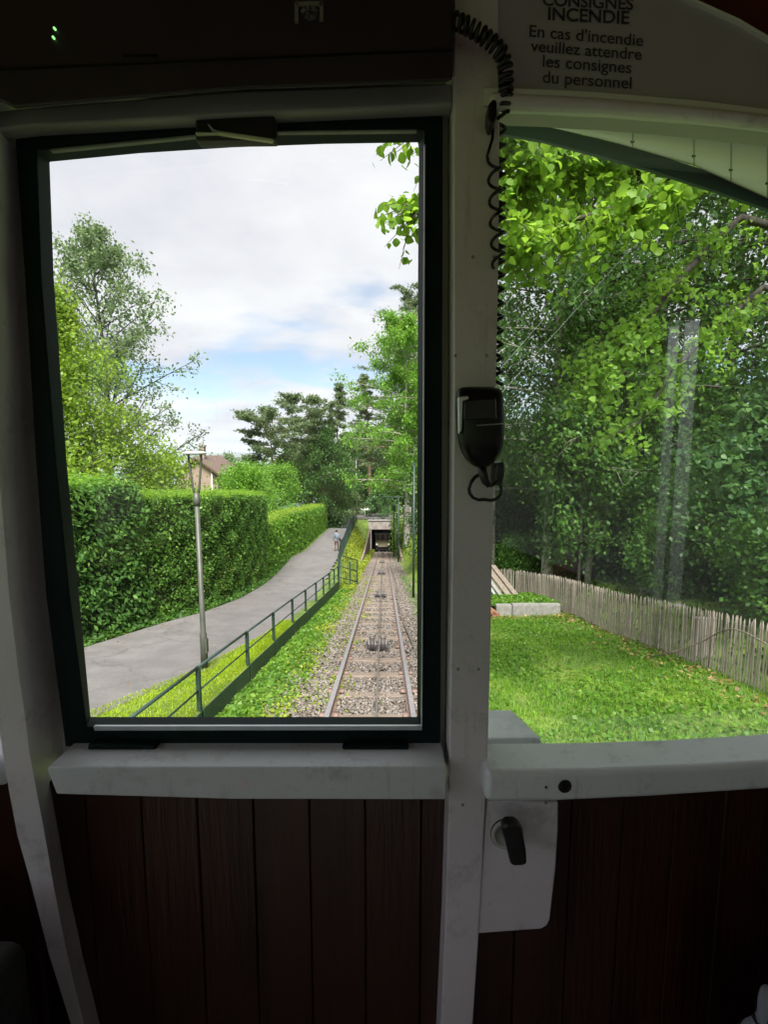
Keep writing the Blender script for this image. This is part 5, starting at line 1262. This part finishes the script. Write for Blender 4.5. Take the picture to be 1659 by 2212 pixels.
for u, v in ((990, 1446), (1034, 1446), (1022, 555), (1068, 555), (984, 768), (1052, 768), (1180, 1735), (1000, 1739)):
    bm = bmesh.new(); add_lathe(bm, [(.0003, -.0008), (.0024, -.0008), (.0021, .0005), (.0003, .0007)], on_wall(u, v, .6995), 10, (0, -1, 0)); from_bm('screw', bm, noise_mat('painted_screw', (.2, .18, .17), (.26, .24, .22), 30, .5) if u < 1 else SCREW, post)
# planks below the sills
def planks(u0, u1, v0, v1, y, k, w, seed):
    a = on_wall(u0, v0, y, k); b = on_wall(u1, v0, y, k); zt0 = a.z+.02; zb = -1.6; n_ = int((b.x-a.x)/w)+1; rnd = random.Random(seed)
    for i in range(n_):
        x0 = a.x+i*w; x1 = min(x0+w-.0015, b.x); yo = rnd.uniform(0, .0008)
        f = [(x0, y+k*x0+yo, zb), (x1, y+k*x1+yo, zb), (x1, y+k*x1+yo, zt0), (x0, y+k*x0+yo, zt0)]
        bm = bmesh.new(); add_prism(bm, f, [Vector(p_)+Vector((0, .018, 0)) for p_ in f]); from_bm('plank', bm, WOOD, cab, bevel=.0016, segs=1)
planks(60, 965, 1716, 0, .745, 0, .088, 5)
planks(1003, 2150, 1722, 0, .722, KR, .088, 6)
# right-hand head: moulding, notice board, rim
slab('head_moulding', [(1060, 194), (1102, 196), (1300, 207), (1500, 225), (1659, 243), (2100, 300), (2100, 330), (1659, 268), (1500, 249), (1300, 233), (1095, 226), (1060, 225)], .668, .684, WHITE, KR, bevel=.006, segs=3)
bm = bmesh.new(); rw_ = []
for u, va, vb in [(1045, 228, 262), (1102, 229, 262), (1175, 231, 265), (1300, 237, 272), (1500, 253, 288), (1659, 272, 304), (2100, 335, 372)]:
    a_, b_ = on_wall(u, va, .676, KR), on_wall(u, vb, .80, KR); rw_.append([bm.verts.new(q_) for q_ in (a_, b_, b_+Vector((0, 0, .05)), a_+Vector((0, 0, .02)))])
for a_, b_ in zip(rw_, rw_[1:]):
    for k_ in range(4): bm.faces.new((a_[k_], a_[(k_+1) % 4], b_[(k_+1) % 4], b_[k_]))
bm.faces.new(rw_[0]); bm.faces.new(rw_[-1])
from_bm('head_reveal', bm, noise_mat('reveal_cream', (.74, .75, .74), (.80, .81, .79), 5, .5), cab, smooth=False)
nb = slab('notice_panel', [(1060, -180), (1200, -150), (1400, -55), (1500, 0), (1600, 45), (1659, 80), (1800, 165), (2100, 330), (2100, 300), (1659, 243), (1500, 225), (1300, 207), (1102, 196), (1060, 194)], .690, .76, noise_mat('notice_white', (.40, .375, .43), (.45, .42, .48), 4, .5), KR, bevel=.002, segs=1)
slab('rim', [(1200, -156), (1400, -61), (1500, -6), (1600, 39), (1659, 74), (1800, 159), (2100, 324), (2100, 332), (1800, 167), (1659, 82), (1600, 47), (1500, 2), (1400, -53), (1200, -148)], .684, .76, WHITE2, KR, parent=nb, bevel=.001, segs=1)
def write(txt, u, v, width, slope, bold=False, hpx=None):
    cu = bpy.data.curves.new('t', 'FONT'); cu.body = txt; cu.align_x = 'CENTER'; cu.size = 1; cu.extrude = 0; cu.offset = .022 if bold else .010
    to = bpy.data.objects.new('t', cu); COL.objects.link(to); bpy.context.view_layer.update()
    me = bpy.data.meshes.new_from_object(to.evaluated_get(bpy.context.evaluated_depsgraph_get())); bpy.data.objects.remove(to); bpy.data.curves.remove(cu)
    xs = [q.co.x for q in me.vertices]; W = max(xs)-min(xs); sc = width/W; sy = hpx/.72 if hpx else sc
    for q in me.vertices:
        x, yv = q.co.x*sc, q.co.y*sy
        p_ = on_wall(u+x+yv*slope*.6, v-yv+x*slope, .6885, KR); q.co = p_
    me.name = 'lettering'
    return link('lettering', me, INK, nb)
write('CONSIGNES', 1270, 16, 196, .05, True)
write('INCENDIE', 1271, 47, 176, .05, True)
write("En cas d'incendie", 1266, 89, 246, .085)
write('veuillez attendre', 1267, 120, 240, .08)
write('les consignes', 1268, 151, 192, .075)
write('du personnel', 1269, 185, 192, .07)
# fixed right pane and what hangs outside over it
def sheet(name, pix, y, mat, k=0.0, parent=None):
    bm = bmesh.new(); bm.faces.new([bm.verts.new(on_wall(u, v, y, k)) for u, v in pix]); return from_bm(name, bm, mat, parent or cab)
sheet('side_pane', [(1040, 240), (1300, 248), (1659, 282), (2100, 346), (2100, 1640), (1659, 1608), (1040, 1616)], .73, GLASSR, KR)
0 and slab('outer_head_strip', [(1050, 225), (1300, 230), (1659, 262), (2100, 330), (2100, 372), (1659, 304), (1500, 288), (1300, 272), (1175, 265), (1050, 262)], .775, .80, noise_mat('outer_cream', (.62, .64, .54), (.70, .71, .62), 5, .5), KR)
slab('green_trim', [(1050, 262), (1175, 265), (1300, 272), (1500, 288), (1659, 304), (2100, 372), (2100, 380), (1659, 309.5), (1500, 293), (1300, 277), (1175, 270), (1050, 268)], .797, .803, noise_mat('teal_trim', (.02, .09, .085), (.03, .12, .11), 6, .4), KR, bevel=.001, segs=1)
# roof overhang
ov_in = [(-400, 330), (0, 300), (505, 252), (900, 250), (1050, 262), (1175, 267), (1300, 274), (1500, 290), (1659, 306), (2100, 376)]
ov_out = [(-400, 420), (0, 300), (505, 222), (900, 236), (1050, 254), (1175, 272), (1300, 300), (1500, 358), (1659, 429), (2100, 640)]
A = [on_wall(u, v, .80, KR if u > 979 else 0) for u, v in ov_in]; B = [at(u, v, 1.32) for u, v in ov_out]
def dens(P, m_=6):
    o_ = []
    for a, b in zip(P, P[1:]):
        for j in range(m_): o_.append(a.lerp(b, j/m_))
    return o_+[P[-1]]
A, B = dens(A), dens(B)
bm = bmesh.new()
fa = [bm.verts.new(p_) for p_ in A]; fb = [bm.verts.new(p_) for p_ in B]; ta = [bm.verts.new(p_+Vector((0, 0, .03))) for p_ in A]; tb = [bm.verts.new(p_+Vector((0, 0, .03))) for p_ in B]
for i in range(len(A)-1):
    bm.faces.new((fa[i], fa[i+1], fb[i+1], fb[i])); bm.faces.new((ta[i], tb[i], tb[i+1], ta[i+1])); bm.faces.new((fb[i], fb[i+1], tb[i+1], tb[i])); bm.faces.new((fa[i], ta[i], ta[i+1], fa[i+1]))
SOFF = noise_mat('soffit_white', (.86, .87, .90), (.90, .91, .93), 4, .5)
sf = from_bm('roof_overhang', bm, SOFF, cab, smooth=True)
for u, v, y in ((1516, 361-24, 1.12), (1633, 401-10, 1.15), (1743, 460, 1.15)):
    pass
for (f_, g_) in ((.78, .55), (.84, .6), (.90, .62), (.72, .5)):
    i = int(f_*(len(A)-1)); p_ = A[i].lerp(B[i], g_); bm = bmesh.new(); add_lathe(bm, [(.0005, -.001), (.004, -.001), (.004, .002), (.0005, .003)], p_-Vector((0, 0, .001)), 8, (0, 0, -1)); from_bm('screw', bm, BLACK, sf)
    a, b = A[i].lerp(B[i], .02)-Vector((0, 0, .001)), A[i].lerp(B[i], .98)-Vector((0, 0, .001)); from_bm('seam', (lambda m_: (add_tube(m_, [a, b], .0012, 4), m_)[1])(bmesh.new()), DULLALU, sf)
fas = [(-400, 425, 470), (0, 304, 345), (505, 224, 262), (900, 238, 274), (1050, 256, 284), (1175, 272, 304), (1300, 301, 337), (1404, 329, 366), (1550, 376, 413), (1659, 428, 452), (2100, 640, 680)]
tp_ = [(u, a) for u, a, b in fas]; bt_ = [(u, b) for u, a, b in fas][::-1]
def outl(): return [at(u, v, 1.32) for u, v in tp_+bt_]
bm = bmesh.new(); n_ = len(fas)
fr = [[bm.verts.new(at(u, a, 1.32)), bm.verts.new(at(u, b, 1.32)), bm.verts.new(at(u, b, 1.32)+Vector((0, .010, 0))), bm.verts.new(at(u, a, 1.32)+Vector((0, .010, 0)))] for u, a, b in fas]
for a, b in zip(fr, fr[1:]):
    for k in range(4): bm.faces.new((a[k], a[(k+1) % 4], b[(k+1) % 4], b[k]))
bm.faces.new(fr[0]); bm.faces.new(fr[-1])
from_bm('fascia', bm, noise_mat('fascia_green', (.003, .058, .062), (.005, .075, .08), 6, .4), cab)
# ledge outside the right pane
zl = at(1060, 1599, .80).z
bm = bmesh.new(); q = [(.14, .805), (.265, .805), (.238, .905), (.14, .905)]
add_prism(bm, [(x, y, zl) for x, y in q], [(x, y, zl-.06) for x, y in q]); from_bm('outer_ledge', bm, SILLR, cab, bevel=.006)
# shell of the cabin around and behind the viewer
XL, XR, YB = -1.28, 1.15, -2.7
def glance(u):
    a, dy, dz = ray(u, 1000); s_ = .73/(dy-KR*a); p_ = Vector((a, dy, dz))*s_; n_ = Vector((-KR, 1, 0)).normalized(); d_ = Vector((a, dy, dz)); r_ = d_-2*n_*d_.dot(n_)
    return (p_+r_*((XR-p_.x)/r_.x)).y
boxobj('floor', (XL, YB, -1.66), (XR, .85, -1.62), FLOORM, cab)
boxobj('front_skin', (XL, .86, -2.0), (XR, .87, -.62), WHITE2, cab)
bm = bmesh.new()
arc = [(XL-.02, .42), (-1.0, .58), (-.6, .68), (-.17, .72), (.3, .68), (.7, .58), (XR+.02, .42)]
add_prism(bm, [(x, YB, z) for x, z in arc]+[(x, YB, z+.03) for x, z in arc[::-1]], [(x, .96, z) for x, z in arc]+[(x, .96, z+.03) for x, z in arc[::-1]])
from_bm('ceiling', bm, CEILW, cab)
slab('front_bulkhead', [(-900, -400), (1000, -400), (1000, 200), (-900, 236)], .79, .81, WHITE2, bevel=0)
slab('front_bulkhead', [(1040, -400), (2300, -400), (2300, 280), (1659, 215), (1300, 180), (1040, 165)], .765, .785, CEILW, KR, bevel=0)
def side(x, opens):
    """opens: (y0, y1) window openings; everything between them is a full-height wall panel"""
    boxobj('side_wall', (x-.02, YB, -1.62), (x+.02, .84, -.52), WOOD, cab); boxobj('side_header', (x-.02, YB, .42), (x+.02, .84, .50), WHITE, cab)
    y = YB
    for a, b in opens+[(.84, .84)]:
        if a > y+.001: boxobj('side_panel', (x-.004, y, -.52), (x+.004, a, .42), WHITE, cab)
        y = b
    for a, b in opens: boxobj('side_glass', (x-.003, a, -.52), (x+.003, b, .42), GLASS, cab)
side(XL, [(-2.5, -1.9), (-1.84, -1.26), (-1.2, -.72), (-.66, -.16), (-.10, .24), (.30, .76)])
side(XR, [(-2.66, -2.1), (-2.05, -1.5), (glance(1426), glance(1452)), (glance(1459), glance(1494))])  # two narrow slits sized to mirror as pale streaks in the right pane
boxobj('rear_wall', (XL, YB-.03, -1.62), (XR, YB, -.52), WOOD, cab); boxobj('rear_panel', (XL, YB-.03, -.52), (-1.0, YB, .72), WHITE, cab); boxobj('rear_panel', (.15, YB-.03, -.52), (XR, YB, .72), WHITE, cab); boxobj('rear_panel', (-1.0, YB-.03, .38), (.15, YB, .72), WHITE, cab); boxobj('rear_glass', (-1.0, YB-.018, -.52), (.15, YB-.012, .38), GLASS, cab)  # rear window put in out of view so bounced daylight fills the cabin
slab('panel_backing', [(40, 1690), (985, 1690), (985, 3600), (40, 3600)], .768, .776, BLACK, bevel=0)
slab('panel_backing', [(990, 1690), (2400, 1640), (2400, 3600), (990, 3600)], .745, .753, BLACK, KR, bevel=0)
# left front: sill, pane and wood beyond the left post
slab('window_sill', [(-420, 1590), (-8, 1646), (10, 1702), (-420, 1660)], .70, .79, SILLW, bevel=.008, segs=3)
sheet('side_pane', [(-420, 250), (-20, 250), (-5, 1610), (-420, 1580)], .755, GLASS)
planks(-700, 60, 1690, 0, .735, 0, .088, 9)
slab('left_head', [(-420, 120), (-60, 226), (-60, 292), (-420, 300)], .70, .79, WHITE, bevel=0)
# bench at lower left
se = empty('bench_seat', (-.62, .2, -1.62), 'dark upholstered bench at the lower left corner of the cabin', 'seat')
boxobj('backrest', (-.95, .50, -1.15), (-.46, .60, -.62), GREY, se, .02); boxobj('cushion', (-.95, .12, -1.22), (-.46, .50, -1.12), GREY, se, .03); boxobj('pedestal', (-.93, .15, -1.62), (-.5, .5, -1.22), BLACK, se)
# low dark seat at the lower right corner, with a cloth thrown over it
s2 = empty('bench_seat', (.72, .58, -1.62), 'dark seat at the lower right corner under the pale striped cloth', 'seat')
boxobj('cushion', (.50, .585, -.90), (1.10, .655, -.80), BLACK, s2, .02); boxobj('pedestal', (.52, .59, -1.62), (1.09, .65, -.90), BLACK, s2)
# pale folded cloth at the lower right corner
def cloth():
    e = empty('folded_cloth', on_wall(1640, 2200, .62), 'pale blue grey cloth with dark stripes in the lower right corner', 'cloth')
    m = noise_mat('pale_cloth', (.30, .34, .42), (.50, .53, .60), 14, .9, .2)
    rng = np.random.default_rng(91); nx, ny = 40, 26
    O, X1, Y1 = on_wall(1552, 2205, .60), on_wall(1760, 2085, .635), on_wall(1640, 2330, .50)
    a_, b_ = X1-O, Y1-O; nn = a_.cross(b_).normalized()*-1
    if nn.y > 0: nn = -nn
    bm = bmesh.new(); g = []
    for i in range(nx):
        for j in range(ny):
            s_, t_ = i/(nx-1), j/(ny-1)
            h = .010*math.sin(s_*9+t_*3)+.007*math.sin(t_*11-s_*4)+.004*math.sin(s_*23+t_*17)+.012*math.sin(s_*3.0+.5)
            g.append(bm.verts.new(O+a_*s_+b_*t_+nn*h-a_*(.03*math.sin(t_*7))))
    for i in range(nx-1):
        for j in range(ny-1): bm.faces.new((g[i*ny+j], g[(i+1)*ny+j], g[(i+1)*ny+j+1], g[i*ny+j+1]))
    o = from_bm('fold', bm, m, e, smooth=True); sd_ = o.modifiers.new('thickness', 'SOLIDIFY'); sd_.thickness = .006
    for q in (.30, .62):
        tubeobj('stripe', [O+a_*(q+.02*math.sin(t_*5))+b_*t_+nn*(.010*math.sin(q*9+t_*3)+.007*math.sin(t_*11-q*4)+.004*math.sin(q*23+t_*17)+.012*math.sin(q*3+.5)+.001)-a_*(.03*math.sin(t_*7)) for t_ in np.linspace(0, 1, 24)], .0035, GREY, e, 6)
cloth()

# ================================================================== hand microphone on the post
mic = empty('hand_microphone', on_wall(1030, 1000, .69), 'black hand microphone clipped to the white window post', 'microphone')
rows = []
for v, l, r, d0, d1 in [(836, 1002, 1064, .672, .684), (838, 992, 1078, .664, .688), (846, 985, 1085, .656, .690), (870, 984, 1087, .652, .692), (930, 986, 1089, .650, .692), (965, 992, 1088, .651, .692), (985, 1001, 1078, .655, .690), (998, 1011, 1068, .660, .688), (1007, 1024, 1056, .668, .684), (1010, 1031, 1050, .672, .682)]:
    cx, hx = (l+r)/2, (r-l)/2; ring = []
    pm_ = on_wall(cx, v, (d0+d1)/2)
    half = (on_wall(r, v, (d0+d1)/2)-on_wall(l, v, (d0+d1)/2)).x/2; hd = (d1-d0)/2
    for k in range(24):
        t = 2*math.pi*k/24; c_, s_ = math.cos(t), math.sin(t)
        ring.append(pm_+Vector((half*math.copysign(abs(c_)**.62, c_), hd*math.copysign(abs(s_)**.7, s_), 0)))
    rows.append(ring)
bm = bmesh.new(); R_ = [[bm.verts.new(p_) for p_ in r] for r in rows]
for a, b in zip(R_, R_[1:]):
    for k in range(24): bm.faces.new((a[k], a[(k+1) % 24], b[(k+1) % 24], b[k]))
bm.faces.new(R_[0]); bm.faces.new(R_[-1])
mb = from_bm('body', bm, GLOSSBLACK, mic, smooth=True)
sb = mb.modifiers.new('s', 'SUBSURF'); sb.levels = 1; sb.render_levels = 1
slab('seam_line', [(1030, 918), (1088, 914), (1088, 916), (1030, 920)], .6485, .652, SCREW, parent=mic, bevel=0)
slab('grille', [(1003, 866), (1072, 860), (1074, 905), (1002, 907)], .6492, .653, BLACK, parent=mic, bevel=.001, segs=1)
slab('jamb_glint', [(990, 857), (1012, 855), (1014, 862), (1001, 866), (998, 930), (991, 938)], .652, .662, ALU, parent=mic, bevel=.001, segs=1)  # glint of the bright jamb modelled as a pale bar on the body
tubeobj('strain_relief', [on_wall(1040, 1004, .676), on_wall(1043, 1022, .674), on_wall(1049, 1040, .672), on_wall(1058, 1050, .672)], [.0062, .006, .0052, .004], BLACK, mic, 10)
def cord(name, pts, r=.0022, par=None, n=6, mat=BLACK): return tubeobj(name, pts, r, mat, par, n)
slab('clip', [(1072, 1000), (1090, 996), (1092, 1020), (1086, 1048), (1072, 1050), (1068, 1036)], .672, .70, BLACK, parent=mic, bevel=.003)
cu_ = []
for u, v, y in [(1058, 1050, .672), (1066, 1047, .671), (1074, 1041, .673), (1079, 1032, .68)]: cu_.append(on_wall(u, v, y))
cord('lead', cu_, .0026, mic)
lp_ = [(1034, 1026, .684), (1026, 1031, .68), (1017, 1043, .68), (1013, 1056, .68), (1015, 1066, .682), (1022, 1075, .686), (1034, 1080, .69), (1046, 1079, .69), (1060, 1081, .688), (1072, 1078, .685), (1080, 1070, .684), (1083, 1058, .684), (1081, 1044, .682), (1079, 1036, .68)]
cord('lead_loop', [on_wall(*q) for q in lp_], .0024, mic)
def helix(center, rad, turns, n_per=14, tube=.0024, phase=0):
    C = [Vector(c) for c in center]; L = [0]
    for a, b in zip(C, C[1:]): L.append(L[-1]+(b-a).length)
    N = int(turns*n_per); out = []
    for i in range(N+1):
        s_ = L[-1]*i/N; k = max(j for j in range(len(L)-1) if L[j] <= s_+1e-9); f_ = (s_-L[k])/(L[k+1]-L[k])
        p_ = C[k].lerp(C[k+1], f_); t = (C[min(k+1, len(C)-1)]-C[k]).normalized()
        a = t.cross(Vector((0, 1, 0))).normalized(); b = t.cross(a); r_ = rad if not callable(rad) else rad(i/N)
        ph = phase+2*math.pi*i/n_per; out.append(p_+a*math.cos(ph)*r_+b*math.sin(ph)*r_)
    return out
cc = empty('coiled_cord', on_wall(1080, 230, .69), 'black coiled microphone cord draped over the top of the window post', 'cord')
cord('tight_coil', helix([on_wall(u, v, y) for u, v, y in [(982, 44, .672), (1010, 56, .668), (1040, 74, .668), (1066, 94, .672), (1084, 116, .678), (1092, 145, .684), (1094, 180, .688), (1091, 215, .690), (1086, 238, .694)]], .0075, 17, 12), .0026, cc)
cord('back_coil', helix([on_wall(u, v, y) for u, v, y in [(1084, 240, .70), (1082, 300, .712), (1081, 500, .712), (1077, 700, .712), (1074, 830, .71)]], .0058, 19, 12), .0024, cc)
hk = slab('cord_clip', [(1056, 224), (1064, 212), (1074, 214), (1075, 246), (1070, 268), (1060, 270), (1055, 250)], .676, .70, BLACK, parent=cc, bevel=.004)
ST = [on_wall(u, v, y) for u, v, y in [(1066, 262, .690), (1064, 300, .690), (1056, 326, .690), (1052, 338, .688)]]
ST += helix([on_wall(u, v, y) for u, v, y in [(1068, 340, .692), (1070, 400, .692), (1074, 500, .692), (1078, 575, .692)]], .0082, 5.2, 14, phase=math.pi)
cord('stretched_coil', ST, .0021, cc, mat=noise_mat('cord_sheen', (.006, .006, .007), (.01, .01, .012), 20, .22))

# ------------------------------------------------------------------ air
def haze():
    bm = bmesh.new(); add_box(bm, (-9800, -90, -242), (9800, 11700, 210))
    m = bpy.data.materials.new('haze_air'); m.use_nodes = True; N = m.node_tree.nodes; L = m.node_tree.links; N.clear()
    out = N.new('ShaderNodeOutputMaterial'); v = N.new('ShaderNodeVolumePrincipled'); v.inputs['Color'].default_value = (.80, .88, 1.0, 1); v.inputs['Density'].default_value = .00007
    L.new(v.outputs[0], out.inputs['Volume'])
    tag(from_bm('haze', bm, m), kind='stuff')
haze()
